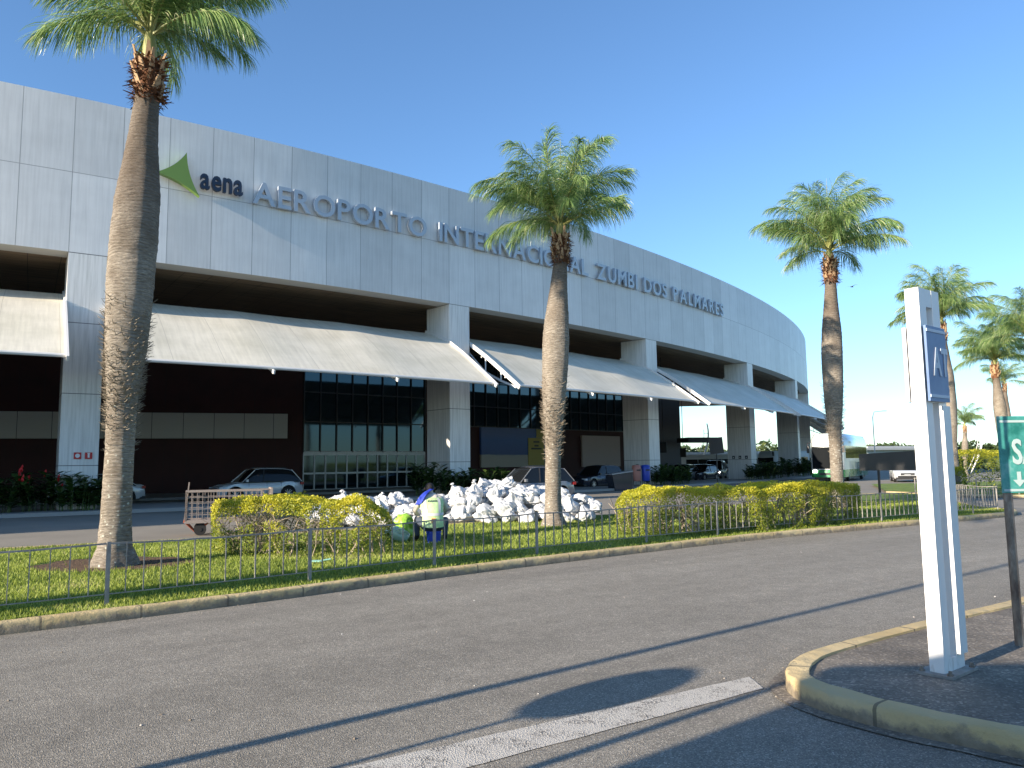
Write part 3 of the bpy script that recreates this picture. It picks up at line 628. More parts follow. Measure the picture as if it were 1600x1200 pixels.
palm(21.7, 38, .915, .88, 'palm just behind the white totem, its crown touching the totem top', .9, (-.15, 0), 1.1, 0, 11, detail=False)
palm(31.9, 50, .84, .95, 'palm behind the green sign, left of the palm cut by the right edge', 2.9, (-.25, 0), 1.15, 0, 13, detail=False)
palm(30.0, 44, .92, .90, 'palm cut by the right edge of the view with dark shaded trunk', .2, (0, 0), 1.15, 0, 17, detail=False)
palm(48.3, 75, .98, .85, 'distant palm whose low crown shows behind the trunk left of the green sign', 1.1, (0, 0), 1.0, 0, 19, nf=20, detail=False)
palm(43.9, 75, .50, .72, 'small far palm with short trunk directly right of the white totem', 2.0, (.2, 0), .85, 0, 23, nf=20, detail=False)
palm(-13.2, 3.50, .98, 1.6, 'palm outside the view whose trunk shadow falls along the near lawn edge', 1.7, (0, 0), 1.0, 0, 29)

# ------------------------------------------------------------------ grass, soil, hedges
rnd = random.Random(4)
g = MB(); pc = (-6.75, 13.35); ns = 40
ring = [(pc[0]+math.cos(2*PI*k/ns)*(1.12+.12*math.sin(k*.9))*1.2-.1, pc[1]+math.sin(2*PI*k/ns)*(1.0+.1*math.sin(k*1.3)), .110) for k in range(ns)]
g.add([(pc[0], pc[1], .112)]+ring, [(0, 1+k, 1+(k+1) % ns) for k in range(ns)]); struct(g.build('soil', m_soil))
b = MB(); cnt = 0
X0, X1, Y0, Y1 = -12.5, 17, 5.5, 30
while cnt < 90000:
    t = rnd.random()**1.7; y = Y0+(Y1-Y0)*t; x = rnd.uniform(-.70*y-.5, min(.68*y, 17))
    if not inpoly(x, y, mp): continue
    dx, dy = x-pc[0], y-pc[1]; e = ((dx+.1)/1.33)**2+(dy/1.05)**2
    if e < 1 and rnd.random() < .985: continue
    cnt += 1; hh = rnd.uniform(.028, .065)*(1.5 if 1 <= e < 1.25 else 1)*(1+y*.006); w_ = rnd.uniform(.005, .010)*(1+y*.025); a = rnd.uniform(0, PI); q = rnd.uniform(0, 2*PI); ln = hh*rnd.uniform(.1, .8)
    ca, sa = math.cos(a)*w_, math.sin(a)*w_
    b.tint = min(1, max(0.01, .45+.5*noise.noise(Vector((x*.9, y*.9, 0)))+rnd.uniform(-.3, .3)+(.25 if rnd.random() < .06 else 0)))
    b.add([(x-ca, y-sa, .104), (x+ca, y+sa, .104), (x+math.cos(q)*ln, y+math.sin(q)*ln, .104+hh)], [(0, 1, 2)])
# longer tufts hanging over the kerb edge and at fence posts
for p in inset(kerb_line, .12):
    if p.y < 6 or p.y > 30: continue
    for _ in range(34):
        x = p.x+rnd.gauss(0, .22); y = p.y+rnd.gauss(0, .16)
        if not inpoly(x, y, mp): continue
        hh = rnd.uniform(.05, .10)*(.6+.8*max(0, noise.noise(Vector((x*2, y*2, 5))))); q = rnd.uniform(0, 2*PI); a = rnd.uniform(0, PI); b.tint = rnd.uniform(.2, .8); w_ = .008
        b.add([(x-math.cos(a)*w_, y-math.sin(a)*w_, .104), (x+math.cos(a)*w_, y+math.sin(a)*w_, .104), (x+math.cos(q)*.04, y+math.sin(q)*.04, .104+hh)], [(0, 1, 2)])
tag(b.build('grass', m_grass), 'short mown green grass covering the median lawn', 'grass', kind='stuff')

def leafcloud(b, fn_points, n, size, rnd, tintf):
    for _ in range(n):
        p, nrm = fn_points(rnd)
        if p is None: continue
        d = Vector((rnd.gauss(0, 1), rnd.gauss(0, 1), rnd.gauss(0, 1)))*.75+nrm; d.normalize(); u = d.cross(Vector((rnd.gauss(0, 1), rnd.gauss(0, 1), rnd.gauss(0, 1)))).normalized(); v = d.cross(u)
        l = size*rnd.uniform(.6, 1.25); w_ = l*.42; b.tint = min(1, max(.01, tintf(p, rnd)))
        b.add([p-u*l*.5, p+v*w_*.5+d*l*.06, p+u*l*.5, p-v*w_*.5+d*l*.06], [(0, 1, 2, 3)])
def hedge(name, line, width, height, n, size, label, seed, stems=60, bare=.5, group='clipped hedges on the median'):
    rnd = random.Random(seed); P = [Vector(p) for p in line]; lens = [0]
    for a, c in zip(P[:-1], P[1:]): lens.append(lens[-1]+(c-a).length)
    root = empty(name, (P[0].x, P[0].y, .1), 0, label, 'hedge', group); O = Vector((P[0].x, P[0].y, 0))
    Lt = lens[-1]
    def pt(s):
        for i in range(len(P)-1):
            if s <= lens[i+1]: t = (s-lens[i])/(lens[i+1]-lens[i]); q = P[i].lerp(P[i+1], t); d = (P[i+1]-P[i]).normalized(); return q, Vector((-d.y, d.x))
        return P[-1], Vector((0, 1))
    def fn(r):
        s = r.uniform(0, Lt); q, nr = pt(s); e = min(s, Lt-s); endf = min(1, .55+.45*math.sqrt(min(1, e/.45)))
        h = height*(1+.14*noise.noise(Vector((s*1.1, seed, 0)))+.10*noise.noise(Vector((s*3.3, seed, 2))))*endf; wd = width/2*(1+.15*noise.noise(Vector((s*.9, seed, 9))))*endf
        m = r.random()
        if m < .42:   # top
            o = r.uniform(-1, 1); z = h*(1-.08*o*o)-abs(r.gauss(0, .05)); nrm = Vector((nr.x*o*.5, nr.y*o*.5, 1))
            p = Vector((q.x+nr.x*o*wd, q.y+nr.y*o*wd, z))
        else:
            sg_ = -1 if r.random() < .62 else 1; z = h*(1-r.random()**1.25*.97); bul = 1-.18*abs(z/h-.6)
            hole = noise.noise(Vector((s*1.7, z*2.2, seed+sg_)))
            if z < h*.72 and hole > .22-bare*(.72-z/h)*.75: return None, None
            p = Vector((q.x+nr.x*sg_*wd*bul, q.y+nr.y*sg_*wd*bul, z)) - Vector((nr.x, nr.y, 0))*sg_*abs(r.gauss(0, .09)); nrm = Vector((nr.x*sg_, nr.y*sg_, .45))
        cl = noise.noise(p*2.6+Vector((seed, 0, 0)))*.10
        p += Vector((nrm.x, nrm.y, nrm.z)).normalized()*cl
        return p-O+Vector((0, 0, 0)), nrm
    b = MB()
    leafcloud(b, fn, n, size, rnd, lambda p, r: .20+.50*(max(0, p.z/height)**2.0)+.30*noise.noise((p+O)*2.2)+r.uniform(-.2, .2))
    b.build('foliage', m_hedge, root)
    b = MB()
    for _ in range(stems):
        s = rnd.uniform(.05, Lt-.05); q, nr = pt(s); o = rnd.uniform(-.55, .55); p = Vector((q.x+nr.x*o*width/2, q.y+nr.y*o*width/2, 0))-O; r_ = rnd.uniform(.009, .024); pts = [p]
        d = Vector((rnd.uniform(-.5, .5), rnd.uniform(-.5, .5), 1))
        for j in range(4):
            d = (d+Vector((rnd.uniform(-.5, .5), rnd.uniform(-.5, .5), .1))).normalized(); pts.append(pts[-1]+d*height*.2)
        b.tube(pts, [r_*(1-.17*j) for j in range(5)], 5)
        for j in (1, 2, 3):
            for _ in range(3):
                e = Vector((rnd.uniform(-1, 1), rnd.uniform(-1, 1), rnd.uniform(.1, .9))).normalized()*height*.32; b.tube([pts[j], pts[j]+e*.5+Vector((0, 0, .02)), pts[j]+e], [r_*.5, r_*.35, .003], 3, False)
    b.build('branches', m_twig, root)
    b = MB()
    return root
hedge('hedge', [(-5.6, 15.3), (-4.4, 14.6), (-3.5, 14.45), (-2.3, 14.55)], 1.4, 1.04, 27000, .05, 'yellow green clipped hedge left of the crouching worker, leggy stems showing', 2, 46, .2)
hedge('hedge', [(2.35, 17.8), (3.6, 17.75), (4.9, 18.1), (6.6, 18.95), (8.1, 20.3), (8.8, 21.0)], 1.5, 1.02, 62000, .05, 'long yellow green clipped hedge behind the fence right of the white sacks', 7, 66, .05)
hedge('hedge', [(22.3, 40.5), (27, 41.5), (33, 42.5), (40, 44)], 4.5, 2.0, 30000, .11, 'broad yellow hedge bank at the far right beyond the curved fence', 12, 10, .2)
hedge('bush', [(20.0, 37.4), (21.6, 37.4)], 1.7, 1.25, 3500, .11, 'dark rounded bush at the foot of the palm behind the totem', 15, 40, .3, None)['category'] = 'bush'
# lawn island on far right
g = MB(); fl = [(18.8, 39), (20.2, 34.2), (25, 31.8), (34, 33), (60, 38), (60, 60), (24, 52)]
g.add([(x, y, .10) for x, y in fl], [tuple(range(len(fl)))]); struct(g.build('far_lawn', m_lawn)); sweep_kerb('far_kerb', [Vector(p) for p in fl[:5]], .15, .13)
# dark shrubs under the columns
def shrub_proto(seed, hgt, ns, spread, llen, flower=False):
    rnd = random.Random(seed); f = MB(); st = MB(); fl = []
    for _ in range(ns):
        a = rnd.uniform(0, 2*PI); rr = spread*math.sqrt(rnd.random()); b0 = Vector((math.cos(a)*rr*.6, math.sin(a)*rr*.6, 0)); lean = Vector((math.cos(a), math.sin(a), 0))*rnd.uniform(.05, .5); h = hgt*rnd.uniform(.45, 1.0)
        pts = [b0+lean*t*t*h*.6+Vector((0, 0, h*t*(1-.1*t))) for t in (0, .25, .5, .75, 1)]; st.tube(pts, [.016, .014, .012, .009, .005], 4, False)
        nl = rnd.randint(9, 14); az = rnd.uniform(0, PI)
        for k in range(nl):
            t = .18+.82*k/nl; i = min(3, int(t*4)); p = pts[i].lerp(pts[i+1], t*4-i); sd = 1 if k % 2 else -1; q = az+rnd.uniform(-.35, .35); d = Vector((math.cos(q)*sd, math.sin(q)*sd, rnd.uniform(.35, .8))).normalized()
            l = llen*rnd.uniform(.7, 1.1); s_ = d.cross(Vector((0, 0, 1))).normalized()*l*.17; f.tint = min(1, max(.02, rnd.gauss(.4, .25)))
            m1 = p+d*l*.35; m2 = p+d*l*.7+Vector((0, 0, -l*.08)); e = p+d*l+Vector((0, 0, -l*.28))
            f.add([p, m1-s_, m1+s_, m2-s_*.8, m2+s_*.8, e], [(0, 1, 2), (1, 3, 4, 2), (3, 5, 4)])
        if flower and rnd.random() < .3:
            p = pts[-1]; fm = MB(); fm.tube([p, p+Vector((.01, 0, .07)), p+Vector((-.01, .01, .15)), p+Vector((.02, 0, .22)), p+Vector((.03, .01, .30))], [.02, .055, .04, .045, .006], 6); fl.append(fm)
    return f, st, fl
SH = []
for i, (h, ns, sp, ll, fw_) in enumerate(((1.9, 22, .95, .68, True), (1.25, 24, .9, .55, False), (1.5, 20, .8, .60, False))):
    f, st, fls = shrub_proto(40+i, h, ns, sp, ll, fw_); r = empty('shrub', (0, 0, -50), 0, 'x', 'shrub'); f.build('foliage', m_leafdark, r); st.build('stems', mat('green_stem', (.07, .11, .03), .6), r)
    for fl in fls: fl.build('flower', m_flower, r)
    SH.append(r)
spots = [(2.1, .45, 0, 0, 1.0, 'tall broadleaf shrub with red flowers at the left edge of the leftmost column'), (.75, .9, 2, 1, 1.1, 'dark broadleaf shrub between the flowering shrub and the left edge'), (-.4, .6, 1, 2, 1.25, 'dark shrub cut by the left edge of the view'), (3.35, 1.1, 1, .5, 1.25, 'shrub with upright broad leaves in front of the leftmost column'), (4.5, .9, 1, 3.0, .85, 'low shrub right of the leftmost column beside the palm trunk'),
    (19.6, .3, 2, 1.2, 1.3, 'dense dark shrub by the entrance doors left of the second column'), (20.9, .9, 1, 2.2, 1.2, 'shrub against the second column behind the worker'), (22.6, .9, 1, 4.0, 1.2, 'shrub with upright leaves at the right foot of the second column'), (24.4, .6, 2, 5.0, 1.0, 'low dark shrub between the second column and the silver car'),
    (39.2, .9, 1, .9, 1.2, 'shrub behind the two waste bins left of the third column'), (41.2, 1.2, 1, 1.9, 1.25, 'shrub in front of the third column beside the blue bin'), (43.2, 1.0, 2, 2.6, 1.0, 'low shrub right of the third column'),
    (56.0, 1.0, 2, .4, 1.0, 'shrub left of the fourth column under the awning'), (58.4, 1.4, 1, 3.3, 1.3, 'shrub in front of the fourth column'), (61.0, 1.2, 1, 4.4, 1.4, 'shrub right of the fourth column'), (66, .9, 2, 5.2, 1.2, 'dark shrub between the fourth and fifth columns'), (71, .9, 1, .8, 1.6, 'dark shrub left of the fifth column near the coach'), (76.5, 1.2, 2, 2.9, 1.4, 'tall dark shrub in front of the fifth column'), (79.5, 1.0, 2, 3.9, 1.2, 'dark shrub beside the front of the coach')]
for s, n_, k, rz, scl, lab in spots:
    c = copy_tree(SH[k]); c.location = at(s, n_, .13); c.rotation_euler.z = rz; c.scale = (scl,)*3; c['label'] = lab; c['category'] = 'shrub'; c['group'] = 'shrubs at the terminal columns'
for r in SH:
    for c in list(r.children): bpy.data.objects.remove(c)
    bpy.data.objects.remove(r)

# ------------------------------------------------------------------ low fence
posts = inset(kerb_line, .42); cum = [0]
for a, c in zip(posts[:-1], posts[1:]): cum.append(cum[-1]+(c-a).length)
def fp(s):
    i = int(np.searchsorted(cum, s))-1; i = max(0, min(i, len(posts)-2)); t = (s-cum[i])/max(1e-6, cum[i+1]-cum[i]); return posts[i].lerp(posts[i+1], t)
def s_near(x, y): return cum[min(range(len(posts)), key=lambda i: (posts[i]-Vector((x, y))).length)]
def fence(stops, label, fpf, h=.74, z0=.11):
    o0 = fpf(stops[0]); root = empty('fence', (o0.x, o0.y, z0), 0, label, 'fence'); O = Vector((o0.x, o0.y, 0))
    for s in stops:
        p = fpf(s); q = fpf(s+.1); a = math.atan2(q.y-p.y, q.x-p.x); b = MB(); b.box((p.x-O.x, p.y-O.y, h/2), (.045, .03, h), a+rnd.uniform(-.1, .1)); b.build('post', m_fence, root)
    for s, e in zip(stops[:-1], stops[1:]):
        b = MB(); n = max(2, round((e-s)/.205)); pr = None
        for i in range(n+1):
            p = fpf(s+(e-s)*i/n); p3 = Vector((p.x-O.x, p.y-O.y, 0)); u = i/n; sag = -.025*math.sin(PI*u)*rnd.uniform(.6, 1)
            if 0 < i < n:
                q = fpf(s+(e-s)*i/n+.05); b.box((p3.x, p3.y, (h+.12+sag)/2), (.009, .025, h-.14+sag), math.atan2(q.y-p.y, q.x-p.x)+rnd.gauss(0, .06))
            if pr is not None:
                b.bar(pr[0]+Vector((0, 0, h-.02+pr[1])), p3+Vector((0, 0, h-.02+sag)), .02, .02); b.bar(pr[0]+Vector((0, 0, .13)), p3+Vector((0, 0, .13)), .012)
            pr = (p3, sag)
        b.build('railing', m_fence, root)
    return root
sA = s_near(-5.15, 9.82); pts_ = [(-5.15, 9.82), (-3.08, 10.97), (-1.12, 12.42), (.82, 13.78), (2.76, 15.31), (4.61, 16.53), (6.26, 17.45), (7.97, 18.6)]
st_ = [sA-4.8, sA-2.4]+[s_near(*p) for p in pts_]
while st_[-1] < cum[len(kf)-1]+13: st_.append(st_[-1]+2.2)
fence(st_, 'low grey metal picket fence along the near kerb of the grass median', fp)
arcl = catmull([(20.6, 34.5), (22.3, 33.2), (23.6, 34.4), (23.4, 36.5)], .2); arcl = [Vector((p.x, p.y)) for p in arcl]; cum2 = [0]
for a, c in zip(arcl[:-1], arcl[1:]): cum2.append(cum2[-1]+(c-a).length)
def fp2(s):
    i = max(0, min(int(np.searchsorted(cum2, s))-1, len(arcl)-2)); t = (s-cum2[i])/max(1e-6, cum2[i+1]-cum2[i]); return arcl[i].lerp(arcl[i+1], t)
fence([0.01, 1.6, 3.2, 4.8], 'short curved picket fence on the far grass island by the yellow hedge', fp2)

# ------------------------------------------------------------------ sacks
def sack_mesh(seed, dims, tied):
    rnd = random.Random(seed); bm = bmesh.new(); bmesh.ops.create_cube(bm, size=1); bmesh.ops.subdivide_edges(bm, edges=bm.edges, cuts=11, use_grid_fill=True)
    off = Vector((rnd.uniform(0, 50), rnd.uniform(0, 50), rnd.uniform(0, 50)))
    for v in bm.verts:
        p = v.co*2; q = Vector((p.x*math.sqrt(1-p.y*p.y/2-p.z*p.z/2+p.y*p.y*p.z*p.z/3), p.y*math.sqrt(1-p.z*p.z/2-p.x*p.x/2+p.z*p.z*p.x*p.x/3), p.z*math.sqrt(1-p.x*p.x/2-p.y*p.y/2+p.x*p.x*p.y*p.y/3)))
        c = q*.45+p*.55; c = Vector((c.x*dims[0], c.y*dims[1], c.z*dims[2]))/2
        n1 = noise.noise(c*5+off); n2 = noise.noise(c*11+off*1.3); rid = 1-abs(noise.noise(Vector((c.x*8, c.y*8, c.z*2.5))+off*2))*2
        fold = max(0, 1-abs(noise.noise(Vector((c.x*6+c.z*4, c.y*6-c.z*3, c.z*3))+off*3))*5)
        c += q.normalized()*(n1*.07+n2*.012+rid*.018-fold*.05)
        if tied and p.z > .2:
            t = (p.z-.2)/.8; k = 1-.78*t**1.4; c.x *= k; c.y *= k; c.z += .13*t*t*(1 if p.z > .9 else .5)
        elif not tied:
            e = abs(p.x); c.z *= 1-.45*e**3; c.y *= 1+.08*e**3
        v.co = c
    zmin = min(v.co.z for v in bm.verts)
    for v in bm.verts: v.co.z -= zmin
    if tied:
        top = max(v.co.z for v in bm.verts); nb = len(bm.verts)
        for k in range(5):
            a = k*1.3+rnd.random(); r = bmesh.ops.create_cone(bm, cap_ends=True, segments=4, radius1=.015, radius2=.035, depth=.09); M_ = Matrix.Translation((math.cos(a)*.022, math.sin(a)*.022, top+.015)) @ Matrix.Rotation(.5, 4, (-math.sin(a), math.cos(a), 0)); bmesh.ops.transform(bm, matrix=M_, verts=r['verts'])
    me = bpy.data.meshes.new('sack'); bmesh.ops.recalc_face_normals(bm, faces=bm.faces); bm.to_mesh(me); bm.free(); me.materials.append(m_sack); me.polygons.foreach_set('use_smooth', [True]*len(me.polygons)); me.set_sharp_from_angle(angle=R(60)); return me
SK = [sack_mesh(60+i, d, t) for i, (d, t) in enumerate((((.52, .42, .50), True), ((.60, .42, .27), False), ((.46, .40, .56), True), ((.66, .44, .30), False), ((.50, .46, .36), True), ((.50, .42, .40), False)))]
base = [Vector((-5.9, 22.4)), Vector((-4.0, 21.9)), Vector((-2.0, 21.75)), (Vector((0, 21.7))), Vector((2.5, 21.9))]
def bp(u): f = u*(len(base)-1); i = min(len(base)-2, int(f)); return base[i].lerp(base[i+1], f-i)
hprof = [(-.0, .45), (.12, .66), (.25, .58), (.42, .56), (.52, .78), (.6, .98), (.8, .95), (.9, .78), (1.0, .36)]
rnd = random.Random(77); sk = {}
for lay in range(5):
    z = .10+lay*.215
    for row in range(3):
        n = 19
        for i in range(n):
            u = (i+.5*(lay % 2)+rnd.uniform(-.25, .25))/n
            if u > 1 or (row == 2 and lay == 0): continue
            hm = float(np.interp(u, [a for a, _ in hprof], [h for _, h in hprof]))
            if z-.10+.24 > hm+(.05, .10, .14)[row]: continue
            p = bp(u); topmost = z-.1+.5 > hm; kk = rnd.choice((1, 1, 3, 3, 5, 5, 5, 4, 3, 1)) if topmost else rnd.choice((1, 3, 5, 3, 4))
            pos = (p.x+rnd.uniform(-.1, .1), p.y+.44*row+.2*lay+rnd.uniform(-.1, .1), z+rnd.uniform(-.03, .02)); rot = (rnd.uniform(-.6, .6), rnd.uniform(-.5, .5), rnd.uniform(0, 2*PI)); s_ = rnd.uniform(.72, 1.02)
            sk.setdefault((lay, row), []).append((pos, rot, s_, kk))
ORD = ['first', 'second', 'third', 'fourth', 'fifth', 'sixth', 'seventh', 'eighth', 'ninth', 'tenth', 'eleventh', 'twelfth', 'thirteenth', 'fourteenth', 'fifteenth', 'sixteenth', 'seventeenth', 'eighteenth', 'nineteenth', 'twentieth']
for (lay, row), L_ in sk.items():
    L_.sort()
    for i, (pos, rot, s_, kk) in enumerate(L_):
        o = bpy.data.objects.new('sack', SK[kk]); col.objects.link(o); o.location = pos; o.rotation_euler = rot; o.scale = (s_, s_, s_*.95)
        tag(o, 'white %s sack, %s from the left in %s row of %s layer' % ('tied' if kk in (0, 2, 4) else 'slumped', ORD[i], ('front', 'middle', 'back')[row], ('bottom', 'second', 'third', 'fourth', 'top')[lay]), 'sack', 'white sacks piled on the median')

# ------------------------------------------------------------------ worker
def skin_mesh(name, joints, edges, m, parent=None, sub=2, extra=None, root=0):
    me = bpy.data.meshes.new(name); me.from_pydata([j[0] for j in joints], edges, []); o = bpy.data.objects.new(name, me); col.objects.link(o)
    md = o.modifiers.new('s', 'SKIN'); md.use_smooth_shade = True; sv = me.skin_vertices[0].data
    for i, j in enumerate(joints): r = j[1] if isinstance(j[1], tuple) else (j[1], j[1]); sv[i].radius = r; sv[i].use_root = (i == root)
    o.modifiers.new('b', 'SUBSURF').levels = sub; o.modifiers['b'].render_levels = sub
    dg = bpy.context.evaluated_depsgraph_get(); me2 = bpy.data.meshes.new_from_object(o.evaluated_get(dg)); bpy.data.objects.remove(o)
    mats = m if isinstance(m, (list, tuple)) else [m]
    for x in mats: me2.materials.append(x)
    if extra:
        for p in me2.polygons: p.material_index = extra(p.center)
    me2.polygons.foreach_set('use_smooth', [True]*len(me2.polygons)); o2 = bpy.data.objects.new(name, me2); col.objects.link(o2)
    if parent: o2.parent = parent
    return o2
wk = empty('person', (-1.70, 16.35, .105), R(12), 'crouching worker in green hi-vis vest seen from behind, blue cloth over the shoulder', 'person')
J = [((0, 0, .36), (.17, .15)), ((0, .06, .56), (.16, .125)), ((-.01, .15, .76), (.17, .125)), ((-.02, .24, .92), (.13, .10)), ((-.02, .30, 1.0), .062), ((-.03, .36, 1.11), (.085, .10)), ((-.03, .44, 1.09), (.07, .085)),
     ((-.14, .03, .33), .115), ((-.30, .38, .50), .085), ((-.30, .34, .10), .055), ((-.31, .44, .045), .048), ((-.31, .54, .035), .04),
     ((.14, .03, .33), .115), ((.31, .36, .47), .085), ((.29, .30, .10), .055), ((.30, .40, .045), .048), ((.31, .50, .035), .04),
     ((-.20, .22, .91), .075), ((-.37, .24, .66), .058), ((-.25, .46, .50), .042), ((-.21, .54, .47), (.035, .024)),
     ((.20, .22, .90), .075), ((.33, .34, .68), .056), ((.20, .56, .52), .042), ((.16, .63, .48), (.035, .024))]
Ed = [(0, 1), (1, 2), (2, 3), (3, 4), (4, 5), (5, 6), (0, 7), (7, 8), (8, 9), (9, 10), (10, 11), (0, 12), (12, 13), (13, 14), (14, 15), (15, 16), (3, 17), (17, 18), (18, 19), (19, 20), (3, 21), (21, 22), (22, 23), (23, 24)]
nb_ = len(J)
for sx_, hnd, dr_ in ((-.21, 20, 1), (.16, 24, -1)):      # five fingers per hand
    hp = Vector(J[hnd][0])
    for fi in range(5):
        off = Vector(((fi-2)*.014*dr_, .012, .006)) if fi else Vector((.03*dr_, -.02, .0))
        a = hp+off; b_ = a+Vector((.004*(fi-2), .034, -.016)) if fi else a+Vector((.02*dr_, .022, -.012)); c_ = b_+Vector((0, .016, -.028)) if fi else b_+Vector((.0, .02, -.015))
        i0 = len(J); J += [(tuple(a), .0095), (tuple(b_), .0085), (tuple(c_), .0075)]; Ed += [(hnd, i0), (i0, i0+1), (i0+1, i0+2)]
def wm(c):
    if c.z < .13 : return 3
    if c.z < .52 and not (c.y > .44 and c.z > .42): return 0
    if c.y > .44 and c.z < .6: return 2
    if c.y > .33 and c.z > .97: return 2
    return 1
skin_mesh('body', J, Ed, [m_cloth, m_sleeve, m_skin, m_boots], wk, 2, wm)
# vest as a cloth shell round the torso
b = MB(); rings = [(.00, .0, .33, .225, .205), (.0, .015, .45, .225, .20), (.0, .05, .58, .22, .18), (-.005, .10, .70, .235, .175), (-.01, .16, .82, .258, .165), (-.015, .205, .90, .245, .145), (-.02, .24, .965, .165, .11), (-.02, .265, 1.0, .085, .075)]
n = 36; vs = []
for cx, cy, z, rx, ry in rings:
    for k in range(n):
        a = 2*PI*k/n; q = 1+.035*noise.noise(Vector((math.cos(a)*3, math.sin(a)*3, z*8))); vs.append((cx+math.cos(a)*rx*q, cy+math.sin(a)*ry*q-.01, z+.02*math.sin(a)))
b.add(vs, [(i*n+k, i*n+(k+1) % n, (i+1)*n+(k+1) % n, (i+1)*n+k) for i in range(len(rings)-1) for k in range(n)])
vest = b.build('vest', m_vest, wk, smooth=80)
def vest_pt(a, z, o=.008):
    cx, cy, rx, ry = [float(np.interp(z, [r[2] for r in rings], [r[j] for r in rings])) for j in (0, 1, 3, 4)]
    q = 1+.035*noise.noise(Vector((math.cos(a)*3, math.sin(a)*3, z*8))); return Vector((cx+math.cos(a)*(rx*q+o), cy+math.sin(a)*(ry*q+o)-.01, z+.02*math.sin(a)))
b = MB(); vs = []
for k in range(n+1): a = 2*PI*k/n; vs += [vest_pt(a, .575), vest_pt(a, .63)]
b.add(vs, [(2*k, 2*k+2, 2*k+3, 2*k+1) for k in range(n)]); b.build('reflective_band', m_reflect, vest, smooth=80)
for a0 in (-PI/2-.62, -PI/2+.62):
    b = MB(); vs = []
    for i in range(9): z = .64+i*.036; vs += [vest_pt(a0-.13, z, .009), vest_pt(a0+.13, z, .009)]
    b.add(vs, [(2*i, 2*i+1, 2*i+3, 2*i+2) for i in range(8)]); b.build('reflective_strap', m_reflect, vest, smooth=80)
b = MB()
for i in range(6):
    a0 = -PI/2-.36+i*.14; P0 = vest_pt(a0, .86, .012); P1 = vest_pt(a0+.075, .86, .012); P2 = vest_pt(a0+.075, .892, .012); P3 = vest_pt(a0, .892, .012); b.add([P0, P1, P2, P3], [(0, 1, 2, 3)])
b.build('back_print', m_navy, vest)
b = MB()
for a0, a1, z0_, z1_ in ((-PI/2-.3, -PI/2+.02, .465, .50), (-PI/2-.36, -PI/2-.1, .43, .445), (-PI/2-.2, -PI/2+.16, .51, .53)): b.add([vest_pt(a0, z0_, .012), vest_pt(a1, z0_, .012), vest_pt(a1, z1_, .012), vest_pt(a0, z1_, .012)], [(0, 1, 2, 3)])
b.build('waist_print', m_orange, vest)
# cap of hair and blue cloth down the left shoulder
b = MB(); n = 18; vs = []
for i in range(9):
    ph = -PI*.2+PI*.7*i/8
    for k in range(n): a = 2*PI*k/n; vs.append(Vector((-.03+math.cos(a)*math.cos(ph)*.098, .365+math.sin(a)*math.cos(ph)*.115, 1.13+math.sin(ph)*.105)))
b.add(vs, [(i*n+k, i*n+(k+1) % n, (i+1)*n+(k+1) % n, (i+1)*n+k) for i in range(8) for k in range(n)]); b.build('hair', m_hairblack, wk, smooth=80)
for e in (-1, 1):
    b = MB(); b.tube([(-.03+e*.09, .38, 1.10), (-.03+e*.108, .375, 1.105), (-.03+e*.112, .37, 1.13)], [.018, .022, .012], 7); b.build('ear', m_skin, wk, smooth=80)
b = MB(); vs = []; N = 14
for i in range(N+1):
    t = i/N; c = Vector((-.02, .29, 1.08)).lerp(Vector((-.285, .10, .78)), t)+Vector((-.02*math.sin(PI*t), -.07*math.sin(PI*t), .05*math.sin(PI*t))); wv = Vector((.07+.025*t, -.05, .02))*(1-.35*t)
    for k in range(5): u = k/4*2-1; vs.append(c+wv*u+Vector((0, -.018, .018))*math.cos(u*4+t*3))
b.add(vs, [(i*5+k, i*5+k+1, (i+1)*5+k+1, (i+1)*5+k) for i in range(N) for k in range(4)]); o = b.build('neck_cloth', m_bluecloth, wk, smooth=80)
md = o.modifiers.new('t', 'SOLIDIFY'); md.thickness = .018
bk = empty('bucket', (-1.68, 16.33, .105), 0, 'small blue plastic bucket under the crouching worker', 'bucket'); b = MB(); b.tube([(0, 0, 0), (0, 0, .2), (0, 0, .205), (0, 0, .235)], [.135, .155, .165, .165], 24); b.build('pail', m_bluepl, bk, smooth=40)
# green bag beside him
bg = sack_mesh(91, (.42, .4, .62), False); bg.materials.clear(); bg.materials.append(m_bag); o = bpy.data.objects.new('bag', bg); col.objects.link(o); o.location = (-2.42, 17.2, .1); o.rotation_euler = (.15, -.2, 1); o.scale = (.8, .8, .85); tag(o, 'bright lime green plastic bag on the grass left of the worker', 'bag')
bg = sack_mesh(92, (.5, .36, .3), False); bg.materials.clear(); bg.materials.append(mat('clear_bag', (.42, .55, .42), .25)); o = bpy.data.objects.new('bag', bg); col.objects.link(o); o.location = (-2.55, 16.75, .1); o.rotation_euler = (.1, .2, .4); tag(o, 'grey green half-clear plastic bag lying below the lime green bag', 'bag')
# dustpan-like turquoise board in front of the hedge
b = MB(); b.box((0, 0, .02), (.20, .1, .025)); b.bar((.1, 0, .03), (.24, .03, .05), .02); o = b.build('dustpan', mat('turquoise', (.25, .5, .45), .5)); o.location = (-3.32, 13.1, .12); tag(o, 'small turquoise plastic dustpan on the grass in front of the left hedge', 'dustpan')

